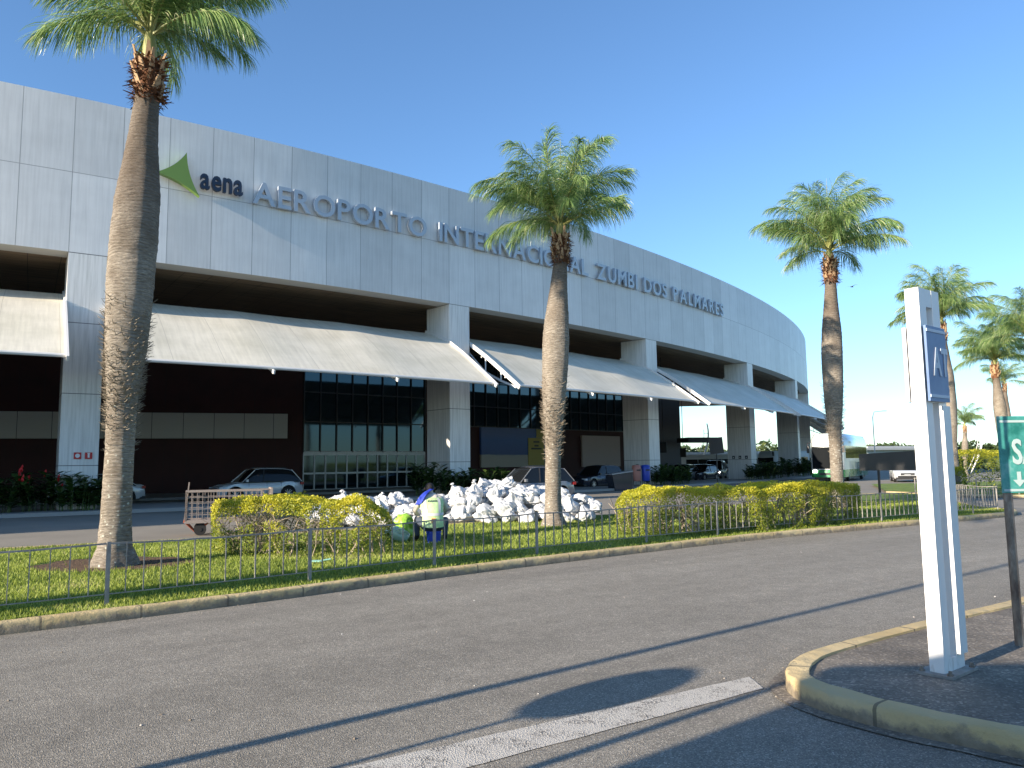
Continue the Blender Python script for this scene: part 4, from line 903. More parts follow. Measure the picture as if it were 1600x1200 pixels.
# ------------------------------------------------------------------ cage trolley
tr = empty('cage_trolley', (-7.55, 20.6, 0), R(22), 'grey wire cage trolley with rusty red base standing behind the left hedge', 'trolley')
def cage_panel(p, q, z0, z1, nx, nz):
    p = Vector(p); q = Vector(q); f = MB()
    for e in (p, q): f.bar((e.x, e.y, z0), (e.x, e.y, z1), .045)
    for z in (z0, z1): f.bar((p.x, p.y, z), (q.x, q.y, z), .04)
    o = f.build('side_frame', m_cage, tr); m_ = MB()
    for i in range(1, nx): e = p.lerp(q, i/nx); m_.bar((e.x, e.y, z0), (e.x, e.y, z1), .014)
    for i in range(1, nz): z = z0+(z1-z0)*i/nz; m_.bar((p.x, p.y, z), (q.x, q.y, z), .014)
    m_.build('mesh', m_cage, o)
W2, D2 = 1.05, .42
cage_panel((-W2, -D2, 0), (W2*.75, -D2, 0), .38, 1.12, 14, 5); cage_panel((-W2, D2, 0), (W2, D2, 0), .38, 1.12, 14, 5); cage_panel((-W2, -D2, 0), (-W2, D2, 0), .38, 1.12, 6, 5); cage_panel((W2, -D2, 0), (W2, D2, 0), .38, 1.16, 6, 5)
b = MB(); b.box((0, 0, .34), (2.16, .9, .05)); b.build('deck', m_cage, tr)
b = MB()
for i in range(7): y = -D2+.84*i/6; b.bar((-W2-.03, y, .36), (-W2+.25, y*.3, .06), .03)
b.bar((-W2-.03, -D2, .36), (-W2-.03, D2, .36), .05); b.bar((-W2+.25, -.14, .06), (-W2+.25, .14, .06), .05); b.bar((-W2+.25, 0, .06), (-W2+.55, 0, .3), .05)
b.build('drawbar', m_rust, tr)
b = MB(); b.bar((-W2-.03, -D2+.15, .4), (-W2+.06, -D2+.1, 1.36), .03); b.build('handle', m_cage, tr)
for x, y in ((-.7, -.36), (.75, -.36), (-.7, .36), (.75, .36)):
    b = MB(); b.disc((x, y, .15), (0, 1, 0), .15, .06, 20); b.disc((x, y, .15), (0, 1, 0), .05, .08, 12); b.build('wheel', m_tyre, tr, smooth=40)

# ------------------------------------------------------------------ totem
u_ = Vector((.78, .62, 0)); v_ = Vector((.62, -.78, 0))
tt = empty('sign_totem', (3.14, 5.87, .118), math.atan2(.62, .78), 'tall white twin-post totem with blue AT panel on the paved island', 'sign')
# local x = away-right, local y = towards the left sunlit side
Wt, Dt, Ht_ = .104, .34, 2.90
b = MB(); b.box((0, 0, Ht_/2), (.115, Wt, Ht_)); b.build('post', m_totem, tt); b = MB(); b.box((Dt-.11, 0, Ht_/2), (.13, Wt, Ht_)); b.build('post', m_totem, tt)
for z_, h_ in ((Ht_-.07, .14), (.06, .11), (2.31, .60)): b = MB(); b.box((.111, .0, z_), (.106, Wt-.004, h_)); b.build('crosspiece', m_totem, tt)
b = MB(); b.box((.232, -Wt/2-.0135, 1.06), (.125, .027, 1.86)); b.build('post_casing', m_totem, tt)
b = MB(); b.box((.11, 0, .012), (.46, .26, .02)); b.build('base_plate', m_fence, tt)
for x, y in ((-.08, -.10), (-.08, .10), (.30, -.10), (.30, .10)): b = MB(); b.tube([(x, y, .02), (x, y, .055)], .012, 6); b.tube([(x, y, .02), (x, y, .034)], .022, 6); b.build('anchor_bolt', m_pole, tt)
b = MB(); poly = [(-.05, 2.02), (0.290, 2.02), (0.290, 2.09), (0.295, 2.12), (0.283, 2.15), (0.290, 2.22), (0.280, 2.3), (0.295, 2.36), (0.297, 2.42), (0.280, 2.46), (0.290, 2.50), (0.280, 2.60), (-.05, 2.60)]
n = len(poly); b.add([(x, -.085, z) for x, z in poly]+[(x, -.067, z) for x, z in poly], [tuple(range(n)), tuple(range(2*n-1, n-1, -1))]+[(i, n+i, n+(i+1) % n, (i+1) % n) for i in range(n)])
pn = b.build('sign_panel', m_bsign, tt)
b = MB(); b.box((.115, -.088, 2.565), (.325, .006, .022)); b.box((.115, -.088, 2.06), (.325, .006, .022)); b.build('edge_stripe', m_ltext, pn)
for ch, x0 in (('A', .03), ('T', .175)):
    me = text_mesh(ch, .30, .002, .008); me.materials.append(m_ltext); x_0, x_1 = mesh_w(me)
    for vv in me.vertices: vv.co.x = (vv.co.x-x_0)*.62
    o = bpy.data.objects.new('letter', me); col.objects.link(o); o.parent = pn; o.location = (x0, -.0885, 2.225); o.rotation_euler = (PI/2, 0, 0)
b = MB(); b.box((.11, .075, 2.31), (.34, .03, .58)); b.build('back_panel', m_alu, tt)
# green direction sign
gs = empty('direction_sign', (4.28, 6.72, .118), 0, 'weathered green metal sign on a rusty round pole at the right edge', 'sign')
b = MB(); b.tube([(0, 0, 0), (0, 0, 1.9)], .036, 14); b.build('pole', m_pole, gs, smooth=40); b = MB(); b.tube([(1.0, .12, 0), (1.0, .12, 1.9)], .036, 14); b.build('pole', m_pole, gs, smooth=40)
b = MB(); b.box((.53, -.0, 1.62), (1.2, .015, .66), M=Matrix.Translation((.53, .0, 1.62)) @ Matrix.Rotation(R(7), 4, 'Z')); 
b = MB(); TM = Matrix.Translation((-.07, -.05, 1.285)) @ Matrix.Rotation(R(7), 4, 'Z')
b.add([TM @ Vector(p) for p in [(0, 0, 0), (1.2, 0, 0), (1.2, 0, .66), (0, 0, .66), (0, .014, 0), (1.2, .014, 0), (1.2, .014, .66), (0, .014, .66)]], [(0, 1, 2, 3), (4, 7, 6, 5), (0, 4, 5, 1), (1, 5, 6, 2), (2, 6, 7, 3), (3, 7, 4, 0)])
sp = b.build('sign_panel', m_gsign, gs)
b = MB()
for z in (.012, .605): b.add([TM @ Vector(p) for p in [(.01, -.003, z), (1.19, -.003, z), (1.19, -.003, z+.02), (.01, -.003, z+.02)]], [(0, 1, 2, 3)])
b.build('border', m_gtext, sp)
me = text_mesh('SAÍDA', .30, .002, .006); me.materials.append(m_gtext)
for vv in me.vertices: vv.co.x *= .72
o = bpy.data.objects.new('lettering', me); col.objects.link(o); o.parent = sp; o.matrix_local = TM @ Matrix.Translation((.11, -.004, .25)) @ Matrix.Rotation(PI/2, 4, 'X')
b = MB(); b.add([TM @ Vector(p) for p in [(.16, -.004, .05), (.22, -.004, .11), (.18, -.004, .11), (.18, -.004, .18), (.14, -.004, .18), (.14, -.004, .11), (.10, -.004, .11)]], [tuple(range(7))]); b.build('arrow', m_gtext, sp)
# inspection box in the paving
ib = empty('inspection_frame', (3.36, 5.0, .12), R(-12), 'small white metal inspection frame set in the island paving', 'inspection cover')
b = MB()
for x, y, a, c in ((0, -.075, .3, .03), (0, .075, .3, .03), (-.135, 0, .03, .12), (.135, 0, .03, .12)): b.box((x, y, .012), (a, c, .024))
ib.scale = (.6, .6, .6); b.build('frame', m_white, ib); b = MB(); b.box((.0, 0, .006), (.24, .12, .008)); b.build('cover', m_dark, ib)

# ------------------------------------------------------------------ black sign boards on the median
tb_ = empty('sign_board', (14.6, 30.4, .1), 0, 'long black rectangular sign board on dark posts in front of the white car', 'sign')
A_, B_ = Vector((-.70, .6, 0)), Vector((1.72, -1.3, 0))
b = MB(); d = (B_-A_).normalized(); nr = Vector((d.y, -d.x, 0))*.03
b.add([A_+nr+Vector((0, 0, 1.18)), B_+nr+Vector((0, 0, 1.18)), B_+nr+Vector((0, 0, 1.98)), A_+nr+Vector((0, 0, 1.84)), A_-nr+Vector((0, 0, 1.18)), B_-nr+Vector((0, 0, 1.18)), B_-nr+Vector((0, 0, 1.98)), A_-nr+Vector((0, 0, 1.84))], [(0, 1, 2, 3), (4, 7, 6, 5), (0, 4, 5, 1), (1, 5, 6, 2), (2, 6, 7, 3), (3, 7, 4, 0)])
b.build('panel', m_dark, tb_)
for t in (.22, .85): p = A_.lerp(B_, t)-nr*2; b = MB(); b.bar((p.x, p.y, 0), (p.x, p.y, 1.2), .09, .06); b.build('post', m_dark, tb_)
s2 = empty('sign_board', (15.7, 59.5, .0), R(-20), 'dark square sign board on a thin pole between the third and fourth columns', 'sign')
b = MB(); b.box((0, 0, 2.95), (1.05, .06, 1.25), M=Matrix.Translation((0, 0, 2.95)) @ Matrix.Rotation(R(-5), 4, 'Y') @ Matrix.Identity(4)); b.build('panel', m_dark, s2); b = MB(); b.bar((0, .06, 0), (0, .06, 2.6), .08); b.build('pole', m_dark, s2)
# waste bins
def bin_(x, y, rz, m, label):
    r = empty('waste_bin', (x, y, .13), rz, label, 'waste bin', 'paired waste bins'); b = MB(); b.tube([(0, 0, .42), (0, 0, .5), (0, 0, 1.25), (0, 0, 1.33)], [.22, .26, .30, .27], 12); b.build('body', m, r, smooth=40)
    b = MB(); b.tube([(0, 0, 1.33), (0, 0, 1.43), (0, 0, 1.46)], [.30, .24, .05], 12); b.build('lid', m, r, smooth=40); b = MB(); b.box((0, -.27, 1.12), (.26, .06, .1)); b.build('opening', m_black, r)
    b = MB(); b.bar((-.31, 0, 0), (-.31, 0, 1.2), .05); b.bar((.31, 0, 0), (.31, 0, 1.2), .05); b.bar((-.31, 0, .9), (.31, 0, .9), .04); b.build('stand', m_fence, r)
bin_(7.85, 49.2, R(20), m_pinkpl, 'faded pinkish waste bin left of the blue bin'); bin_(8.48, 49.5, R(20), m_bluepl, 'bright blue waste bin at the foot of the third column')
pb = empty('planter', (6.9, 49.2, .0), R(25), 'low dark box planter left of the two waste bins', 'planter'); b = MB(); b.add([(-.75, -.4, 0), (.6, -.4, 0), (.75, -.4, 1.15), (-.95, -.4, .95), (-.75, .4, 0), (.6, .4, 0), (.75, .4, 1.15), (-.95, .4, .95)], [(0, 1, 2, 3), (4, 7, 6, 5), (0, 4, 5, 1), (1, 5, 6, 2), (2, 6, 7, 3), (3, 7, 4, 0)]); b.build('box', m_cdark, pb); b = MB(); b.add([(-1.0, -.45, .98), (.8, -.45, 1.19), (.8, .45, 1.19), (-1, .45, .98), (-1.0, -.45, 1.04), (.8, -.45, 1.25), (.8, .45, 1.25), (-1, .45, 1.04)], [(0, 3, 2, 1), (4, 5, 6, 7), (0, 1, 5, 4), (1, 2, 6, 5), (2, 3, 7, 6), (3, 0, 4, 7)]); b.build('rim', m_alu, pb)

# ------------------------------------------------------------------ vehicles
def wheel(root, x, y, r, side, m_r=m_rim):
    b = MB(); b.tube([(x, y-side*.11, r), (x, y-side*.1, r), (x, y+side*.07, r), (x, y+side*.1, r)], [r*.85, r, r, r*.9], 28); w_ = b.build('wheel', m_tyre, root, smooth=40)
    b = MB(); b.tube([(x, y+side*.085, r), (x, y+side*.103, r)], [r*.66, r*.64], 28, False)
    for k in range(10): a = 2*PI*k/10+.1*(k % 2); b.bar((x, y+side*.10, r), (x+math.cos(a)*r*.62, y+side*.104, r+math.sin(a)*r*.62), .03, .045, (0, 1, 0))
    b.disc((x, y+side*.104, r), (0, 1, 0), r*.16, .03, 12); b.build('rim', m_r, w_)
def car(name, label, X, Y, heading, paint_, L=4.4, W=1.8, H=1.6, suv=True, lights=False, hatch=True, group='cars at the terminal', scale=1.):
    r = empty(name, (X, Y, .0), heading, label, 'car', group); wr = .36 if suv else .32; wb = L*.60; xf, xr = L/2-L*.19, -L/2+L*.19; sill = .26 if suv else .2; belt = .98 if suv else .9
    # side profile of the lower body
    hd_ = [(-L/2, belt*.62), (-L/2+.04, belt*.95), (-L/2+.25, belt*1.03), (-L*.2, belt*1.02), (L*.2, belt*.98), (L*.26, belt*.97), (L/2-.35, belt*.86), (L/2-.06, belt*.72), (L/2, belt*.5)]
    def top(x): return float(np.interp(x, [a for a, _ in hd_], [b for _, b in hd_]))
    def bot(x):
        z = sill+(.08 if abs(x) > L/2-.25 else 0)
        for c in (xf, xr):
            dx = abs(x-c); ra = wr+.07
            if dx < ra: z = max(z, wr+math.sqrt(ra*ra-dx*dx))
        return z
    xs = sorted(set([-L/2+L*i/60 for i in range(61)]+[c+k*(wr+.07)*.999 for c in (xf, xr) for k in (-1, 1)])); b = MB(); vs = []; nl = 6
    for x in xs:
        e = (abs(x)/(L/2)); hw = W/2*(1-.22*max(0, e-.72)**1.5/.28**1.5); z0, z1 = bot(x), max(bot(x)+.02, top(x)); ring = []
        for j in range(nl):
            t = j/(nl-1); z = z0+(z1-z0)*t; yy = hw*(.965+.035*math.sin(PI*min(1, max(0, (z-sill)/(belt-sill))))) - (.05 if j == nl-1 else 0); ring.append((yy, z))
        ring += [(hw*.82, z1+.02), (hw*.4, z1+.045), (0, z1+.05)]
        full = [(-hw*.5, z0+.0)]+[(-y_, z_) for y_, z_ in ring]+[(y_, z_) for y_, z_ in ring[-2::-1]]+[(hw*.5, z0)]
        vs += [(x, y_, z_) for y_, z_ in full]
    m = len(full); nx = len(xs); b.add(vs, [(i*m+k, i*m+k+1, (i+1)*m+k+1, (i+1)*m+k) for i in range(nx-1) for k in range(m-1)]+[tuple(range(m)), tuple((nx-1)*m+k for k in range(m-1, -1, -1))])
    b.build('body', paint_, r, smooth=35)
    # greenhouse
    if hatch: gh = [(L*.235, belt*.97, belt*.97), (L*.08, belt, H-.05), (L*.0, belt, H), (-L*.25, belt, H-.02), (-L*.36, belt, H-.10), (-L*.475, belt, belt*1.08)]
    else: gh = [(L*.25, belt*.97, belt*.97), (L*.07, belt, H-.04), (-L*.05, belt, H), (-L*.22, belt, H-.05), (-L*.40, belt, belt*1.02)]
    b = MB(); vs = []; xx = np.linspace(gh[0][0], gh[-1][0], 33)
    for x in xx:
        z1 = float(np.interp(-x, [-g_[0] for g_ in gh], [g_[2] for g_ in gh])); f = (z1-belt)/(H-belt); yb = W/2*.95; yt = W/2*(.95-.19*f)
        vs += [(x, -yb, belt-.04), (x, -(yb*.5+yt*.5)-.01, (belt+z1)/2), (x, -yt, z1-.02), (x, -yt*.6, z1+.015*f), (x, 0, z1+.03*f), (x, yt*.6, z1+.015*f), (x, yt, z1-.02), (x, (yb*.5+yt*.5)+.01, (belt+z1)/2), (x, yb, belt-.04)]
    b.add(vs, [(i*9+k, (i+1)*9+k, (i+1)*9+k+1, i*9+k+1) for i in range(32) for k in range(8)]); b.build('windows', m_carglass, r, smooth=50)
    b = MB(); vs = []; xx = np.linspace(gh[1][0]-.02, gh[-2][0]+.0, 20)
    for x in xx:
        z1 = float(np.interp(-x, [-g_[0] for g_ in gh], [g_[2] for g_ in gh])); f = (z1-belt)/(H-belt); yt = W/2*(.95-.19*f)
        vs += [(x, -yt-.012, z1-.07), (x, -yt+.01, z1), (x, -yt*.6, z1+.03), (x, 0, z1+.045), (x, yt*.6, z1+.03), (x, yt-.01, z1), (x, yt+.012, z1-.07)]
    b.add(vs, [(i*7+k, (i+1)*7+k, (i+1)*7+k+1, i*7+k+1) for i in range(19) for k in range(6)]); b.build('roof', paint_, r, smooth=50)
    for sy in (-1, 1):
        for (xa, xb) in ((gh[0][0], gh[1][0]), (gh[-1][0], gh[-2][0])):
            b = MB(); f = 1; b.bar((xa, sy*W/2*.945, belt), (xb, sy*W/2*.77, H-.08), .04, .035); b.build('pillar', paint_, r)
        b = MB(); b.bar((-.05, sy*W/2*.955, belt), (-.12, sy*W/2*.775, H-.06), .05, .05); b.build('pillar', m_black, r)
        b = MB(); b.box((L*.19, sy*(W/2+.08), belt+.08), (.10, .17, .13)); b.build('mirror', paint_, r)
        b = MB()
        for x in (L*.16, -L*.05, -L*.22): b.bar((x, sy*(W/2*1.0+.002), sill+.12), (x, sy*(W/2*.975+.004), belt-.03), .012, .012)
        b.bar((xr+wr+.1, sy*(W/2*.985+.006), sill+.06), (xf-wr-.1, sy*(W/2*.985+.006), sill+.06), .03, .12); b.build('door_trim', m_black, r)
        for x in (L*.02, -L*.18): b = MB(); b.box((x, sy*(W/2+.005), belt-.14), (.17, .03, .03)); b.build('door_handle', paint_, r)
        b = MB(); b.box((L/2-.16, sy*W/2*.72, belt*.70), (.2, .34, .13)); b.build('headlight', m_lampon if lights else m_lamp, r)
        b = MB(); b.box((-L/2+.08, sy*W/2*.78, belt*.88), (.16, .30, .14)); b.build('tail_light', m_tail, r)
        wheel(r, xf, sy*(W/2-.13), wr, sy); wheel(r, xr, sy*(W/2-.13), wr, sy)
    b = MB(); b.box((L/2-.035, 0, belt*.62), (.12, W*.50, .15)); b.box((L/2-.03, 0, sill+.13), (.12, W*.70, .20)); b.build('grille', m_black, r)
    b = MB(); b.box((L/2+.02, 0, sill+.27), (.02, .42, .11)); b.build('number_plate', m_alu, r); b = MB(); b.box((-L/2-.01, 0, belt*.66), (.02, .42, .11)); b.build('number_plate', m_alu, r)
    b = MB(); b.box((L/2-.1, 0, sill+.04), (.26, W*.84, .12)); b.box((-L/2+.1, 0, sill+.06), (.26, W*.84, .14)); b.build('bumper', m_black, r)
    b = MB(); b.box((0, 0, sill+.1), (L*.8, W*.8, .3)); b.build('underbody', m_black, r)
    if suv:
        for sy in (-1, 1): b = MB(); b.bar((L*.02, sy*W*.36, H+.05), (-L*.3, sy*W*.36, H+.03), .035); b.build('roof_rail', m_black, r)
    return r
car('parked_car', 'white sport utility car seen from its side behind the cage trolley', -13.6, 41.0, R(38+180), m_cwhite, 4.5, 1.85, 1.68)
car('parked_car', 'white car mostly hidden by the nearest palm trunk and leftmost column', -21.6, 40.2, R(30+180), m_cwhite, 4.4, 1.8, 1.5, suv=False, hatch=False)
car('parked_car', 'silver hatchback behind the middle of the sack pile', .75, 36.6, R(32+180), m_csilver, 4.25, 1.8, 1.58, suv=False)
car('parked_car', 'dark blue car in the canopy shade right of the silver hatchback', 5.9, 54.5, R(44+180), m_cdark, 4.5, 1.82, 1.56, suv=False)
car('parked_car', 'dark car partly hidden by the third column, front towards the camera', 15.6, 71, R(-122), m_csilver, 4.2, 1.8, 1.5, suv=False)
car('parked_car', 'black car just right of the third column in the drop-off lane', 17.8, 73, R(-128), m_cdark, 4.3, 1.8, 1.48, suv=False)
car('parked_car', 'silver van with headlights on, facing the camera between third and fourth columns', 20.9, 80, R(-115), m_csilver, 4.6, 1.9, 1.85, lights=True)
car('moving_car', 'white sport utility car facing the camera beyond the long black board', 30.6, 60.5, R(-112), m_cwhite, 4.7, 1.9, 1.65)
def bus(name, label, X, Y, axis, L=12.5, W=2.6, H=3.9, lowm=m_busgreen, upm=m_buswhite, lights=True, cat='bus'):
    r = empty(name, (X, Y, 0), math.atan2(axis.y, axis.x), label, cat)   # local +x goes to the rear
    def shell(z0, z1, m, nm, bul=0.):
        b = MB(); vs = []; N = 5
        zz = [z0+(z1-z0)*i/8 for i in range(9)]
        for z in zz:
            t = max(0, (z-.75*H)/(.25*H)); ins = .28*t**2.5; fr = .10+.30*t**1.6-(.12 if z < 1.4 else 0)*(1-z/1.4)
            vs += [(fr+.42, -W/2+ins, z), (fr+.10, -W/2+.22+ins, z), (fr, -W*.22, z), (fr-.05, 0, z), (fr, W*.22, z), (fr+.10, W/2-.22-ins, z), (fr+.42, W/2-ins, z), (L-.25, W/2-ins, z), (L-.03*0-ins*.5, W/2-.25, z), (L-ins*.5, -W/2+.25, z), (L-.25, -W/2+ins, z)]
        m_ = 11; b.add(vs, [(i*m_+k, i*m_+(k+1) % m_, (i+1)*m_+(k+1) % m_, (i+1)*m_+k) for i in range(8) for k in range(m_)]+[tuple(8*m_+k for k in range(m_))]); return b.build(nm, m, r, smooth=45)
    shell(.35, .95, lowm, 'lower_body'); shell(.953, H, upm, 'upper_body')
    b = MB(); vs = []
    for z in (.27*H, .42*H, .58*H, .73*H): 
        t = max(0, (z-.75*H)/(.25*H)); fr = .10+.30*t**1.6-.03
        vs += [(fr+.11, -W/2+.18, z), (fr-.01, -W*.22, z-.05), (fr-.06, 0, z-.07), (fr-.01, W*.22, z-.05), (fr+.11, W/2-.18, z)]
    b.add(vs, [(i*5+k, i*5+k+1, (i+1)*5+k+1, (i+1)*5+k) for i in range(3) for k in range(4)]); b.build('windscreen', mat('windscreen_glass', (.006, .008, .01), .5, spec=.05), r, smooth=60)
    for sy in (-1, 1):
        for i in range(6): x0 = 1.0+i*(L-1.6)/6; b = MB(); b.box((x0+(L-1.6)/12, sy*(W/2+.004), .61*H), ((L-1.6)/6-.06, .02, .26*H)); b.build('window', m_carglass, r)
        for x in (2.4, L-3.3): wheel(r, x, sy*(W/2-.12), .5, sy)
        b = MB(); b.tube([(.25, sy*(W/2-.1), 3.2), (-.15, sy*(W/2+.05), 3.15), (-.22, sy*(W/2+.05), 2.9)], .035, 6); b.box((-.2, sy*(W/2+.05), 2.6), (.1, .2, .55)); b.build('mirror', m_black, r)
        b = MB(); b.box((.12, sy*W*.36, .82), (.16, .34, .2)); b.build('headlight', m_lampon if lights else m_lamp, r)
        for x in (4.2, 6.4, 8.2): b = MB(); b.box((x, sy*(W/2+.004), .85), (.02, .012, .8)); b.build('locker_seam', m_black, r)
    b = MB(); b.box((.02, 0, .62), (.12, 1.2, .18)); b.build('grille', m_black, r)
    b = MB(); b.box((-.02, 0, 1.0), (.1, 1.5, .05)); b.build('front_stripe', m_alu, r)
    b = MB(); b.box((L/2, 0, .3), (L*.9, W*.85, .3)); b.build('underbody', m_black, r)
    return r
bus('coach', 'white and green coach parked beyond the third palm with headlights on', 25.45, 62.7, Vector((.54, .84)))
bus('bus', 'distant yellow and grey bus seen between the fourth and fifth columns', 31.3, 96, Vector((.75, .66)), 9, 2.5, 3.0, m_yellow, m_farpale, False)
bus('bus', 'long dark blue bus parked far beyond the open canopy', 26, 122, Vector((1, .05)), 13, 2.5, 2.9, m_farblue, m_farpale, False)
# far structures
fb = empty('far_building', (83, 175, 0), R(20), 'low pale flat-roofed building on the horizon right of the coach', 'building'); b = MB(); b.box((0, 0, 1.9), (20, 12, 3.8)); b.build('wall', m_farpale, fb)
b = MB(); b.prism([(-11, -7), (11, -7), (11, 7), (-11, 7)], 3.8, 4.2); b.prism([(-8, -5), (8, -5), (8, 5), (-8, 5)], 4.2, 4.7); b.build('roof', m_alu, fb)
for i in range(4): b = MB(); b.box((-7.5+i*5, -6.02, 1.8), (3.4, .1, 1.6)); b.build('window', m_carglass, fb)
ca = empty('far_canopy', (27, 150, 0), 0, 'long low dark blue shed seen far beyond the open canopy', 'shed'); b = MB(); b.box((0, 0, 1.5), (40, 8, 3.0)); b.build('wall', m_farblue, ca); b = MB(); b.box((0, 0, 3.3), (42, 10, .6)); b.build('roof', m_alu, ca)
for i in range(8): b = MB(); b.box((-17+i*4.8, -4.03, 1.4), (2.6, .1, 2.0)); b.build('door', m_carglass, ca)
def lamp(X, Y, h, rz, label, th=.09, arm=1.7):
    r = empty('street_lamp', (X, Y, 0), rz, label, 'street lamp'); b = MB(); b.tube([(0, 0, 0), (0, 0, h*.9), (.25, 0, h*.985), (arm, 0, h)], [th, th*.7, th*.5, th*.4], 8); b.build('pole', m_alu, r, smooth=60); b = MB(); b.box((arm+.2, 0, h), (.6, .25, .09)); b.build('lamp_head', m_white, r); return r
lamp(56.3, 120, 9.3, 0, 'thin curved street lamp standing against the sky left of the totem')
def arch(X, Y, h, rz, label, lean):
    r = empty('arch_sculpture', (X, Y, 0), rz, label, 'sculpture'); b = MB(); vs = []
    N = 24; pts = [Vector((lean*math.sin(PI*.62*i/N)*h*.30, 0, h*i/N)) for i in range(N+1)]
    b.tube(pts, [.02*h*(.35+.65*math.sin(PI*(.1+.8*i/N))) for i in range(N+1)], 8); b.build('blade', m_white, r, smooth=60)
    b = MB(); b.tube([p*1.0+Vector((-lean*.09*h, 0, 0)) for p in pts[:-3]], .006*h, 5); b.build('inner_blade', m_white, r, smooth=60)
    for i in (4, 9, 14, 19): b = MB(); b.bar(pts[i], pts[i]+Vector((-lean*.09*h, 0, 0)), .008*h); b.build('strut', m_white, r)
arch(30.6, 130, 8.2, 0, 'tall thin white curved blade seen through the open canopy', 1); arch(53.2, 90, 5.6, 0, 'white curved blade rising above the yellow hedge at the right', 1)
# speaker-like dark boxes hung under the canopy edge are small signs
for X, Y, z, lab in ((12.9, 66, 3.0, 'small dark box hanging beside the dark end wall'), (17.4, 78.8, 2.7, 'second small dark box hanging at the edge of the end wall')):
    r = empty('hanging_sign', (X, Y, z), R(-30), lab, 'sign'); b = MB(); b.box((0, 0, 0), (.6, .15, .9)); b.build('panel', m_black, r); b = MB(); b.bar((0, 0, .45), (0, 0, SOF-z), .05); b.build('rod', m_black, r)
# bird
bd = empty('bird', (38, 84, 20.9), R(25), 'tiny dark bird in flight in the sky right of the third palm', 'bird'); b = MB(); b.tube([(-.28, 0, 0), (-.12, 0, .01), (.08, 0, .02), (.24, 0, .03)], [.01, .06, .07, .02], 8)
b.add([(-.08, 0, .04), (.1, 0, .05), (.02, .5, .16), (-.1, .95, .02), (-.1, .45, .12)], [(0, 1, 2, 4), (4, 2, 3)]); b.add([(-.08, 0, .04), (.1, 0, .05), (.02, -.5, .16), (-.1, -.95, .02), (-.1, -.45, .12)], [(1, 0, 4, 2), (2, 4, 3)]); b.build('body', m_yleaf, bd, smooth=60)
# far vegetation: banks and tree line on the horizon
rnd = random.Random(9); b = MB()
def far_pts(r):
    y = r.uniform(95, 240); x = y*r.uniform(.50, .95); h = 1.0+1.3*max(0, noise.noise(Vector((x*.05, y*.05, 0))))+.022*(y-95); return Vector((x, y, h*r.random()**.4)), Vector((0, -.4, 1))
leafcloud(b, far_pts, 15000, 1.0, rnd, lambda p, r: .45+.4*noise.noise(p*.08)+r.uniform(-.25, .25)); tag(b.build('scrub', m_farleaf), 'low yellow green scrub covering the ground beyond the far road', 'scrub', kind='stuff')
b = MB()
def tl(r):
    a = r.uniform(-.3, 1.0); y = 420+60*noise.noise(Vector((a*9, 0, 0))); h = 9+6*noise.noise(Vector((a*38, 3, 0)))+3*noise.noise(Vector((a*120, 7, 0))); return Vector((a*y, y+r.uniform(-12, 12), max(.2, h*r.random()**.6))), Vector((0, -.5, .8))
leafcloud(b, tl, 15000, 3.4, rnd, lambda p, r: .3+.5*noise.noise(p*.03)+r.uniform(-.3, .3)); tag(b.build('far_wood', m_farleaf), 'far-off dark green tree line along the horizon', 'wood', kind='stuff')

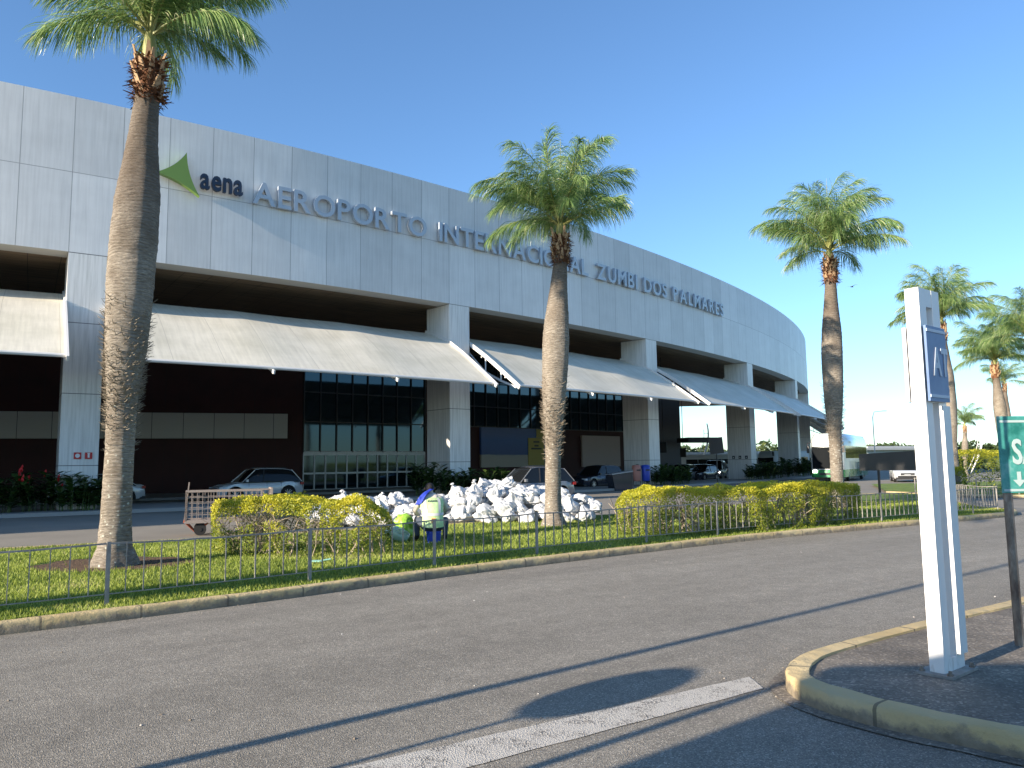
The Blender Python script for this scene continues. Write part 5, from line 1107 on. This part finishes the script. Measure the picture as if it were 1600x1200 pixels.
# ------------------------------------------------------------------ things outside the view whose shadows fall into it
r = empty('round_road_sign', (-5.15, 1.30, 0), R(SUN_H), 'round disc road sign on a pole outside the view left of the camera', 'sign')
b = MB(); b.bar((0, 0, 0), (0, 0, 2.05), .05); b.build('pole', m_fence, r); b = MB(); b.disc((0, 0, 2.30), (1, 0, 0), .29, .01, 32); b.build('sign_disc', m_rsign, r)
lamp(-6.45, 1.15, 9.5, R(120), 'tall street lamp outside the view whose thin shadow crosses the road', .06, 1.2)
r = empty('bare_pole', (-3.85, 1.40, 0), 0, 'short bare steel pole outside the view left of the camera', 'pole'); b = MB(); b.tube([(0, 0, 0), (0, 0, 2.45)], .04, 10); b.build('shaft', m_fence, r)
ks = empty('shadow_box', (-5.95, -.55, 0), 0, 'pale flat-roofed box added outside the view to shade the road and island', 'shadow_box'); b = MB(); b.box((2.4, -1.2, 1.65), (4.7, 2.3, 3.3)); b.build('wall', m_farpale, ks)  # added unseen box, placed only to cast the broad foreground shadow
b = MB(); b.box((2.375, -1.2, 3.36), (4.75, 2.4, .12)); b.build('roof', m_alu, ks)
for x in (1.2, 3.4): b = MB(); b.box((x, -.04, 1.7), (1.2, .04, 1.0)); b.build('window', m_carglass, ks)
wg = empty('shadow_slab', (-45, -3.2, 0), R(SUN_H+90), 'tall plain block added outside the view on the left to shade the terminal road', 'building'); b = MB(); b.box((30, 6, 9), (60, 12, 18)); b.build('wall', m_band, wg)  # added unseen block that keeps sun off the terminal road and back wall
for z in (4, 8, 12): b = MB(); b.box((30, -.03, z), (56, .1, 1.6)); b.build('window', m_carglass, wg)

# grit and litter on the road, mostly along the kerbs
rnd = random.Random(31); b = MB()
for _ in range(900):
    if rnd.random() < .7:
        L_ = kerb_line[20:75] if rnd.random() < .5 else isl[20:]; p = rnd.choice(L_); x, y = p.x+rnd.gauss(0, .25), p.y+rnd.gauss(0, .25)
        if inpoly(x, y, mp): continue
        if L_ is not kerb_line and inpoly(x, y, [(q.x, q.y) for q in isl]+[(30, 2), (30, 27)]): continue
    else:
        x, y = rnd.uniform(-8, 10), rnd.uniform(4, 18)
        if inpoly(x, y, mp) or x > 1.8+.9*(y-4) : continue
    r_ = rnd.uniform(.004, .014); z = .002; b.tint = rnd.random(); a = rnd.random()*6
    vs = [(x+math.cos(a+k*1.57)*r_*rnd.uniform(.6, 1.3), y+math.sin(a+k*1.57)*r_*rnd.uniform(.6, 1.3), z) for k in range(4)]+[(x, y, z+r_*.8)]
    b.add(vs, [(0, 1, 4), (1, 2, 4), (2, 3, 4), (3, 0, 4)])
tag(b.build('grit', mat('grit_stone', rough=.9, fn=lambda k: k.color(k.ramp(k.attr('tint'), [(0, (.12, .09, .06)), (.7, (.35, .31, .26)), (1, (.6, .58, .54))])))), 'small stones and dry bits scattered on the road along the kerbs', 'grit', kind='stuff')
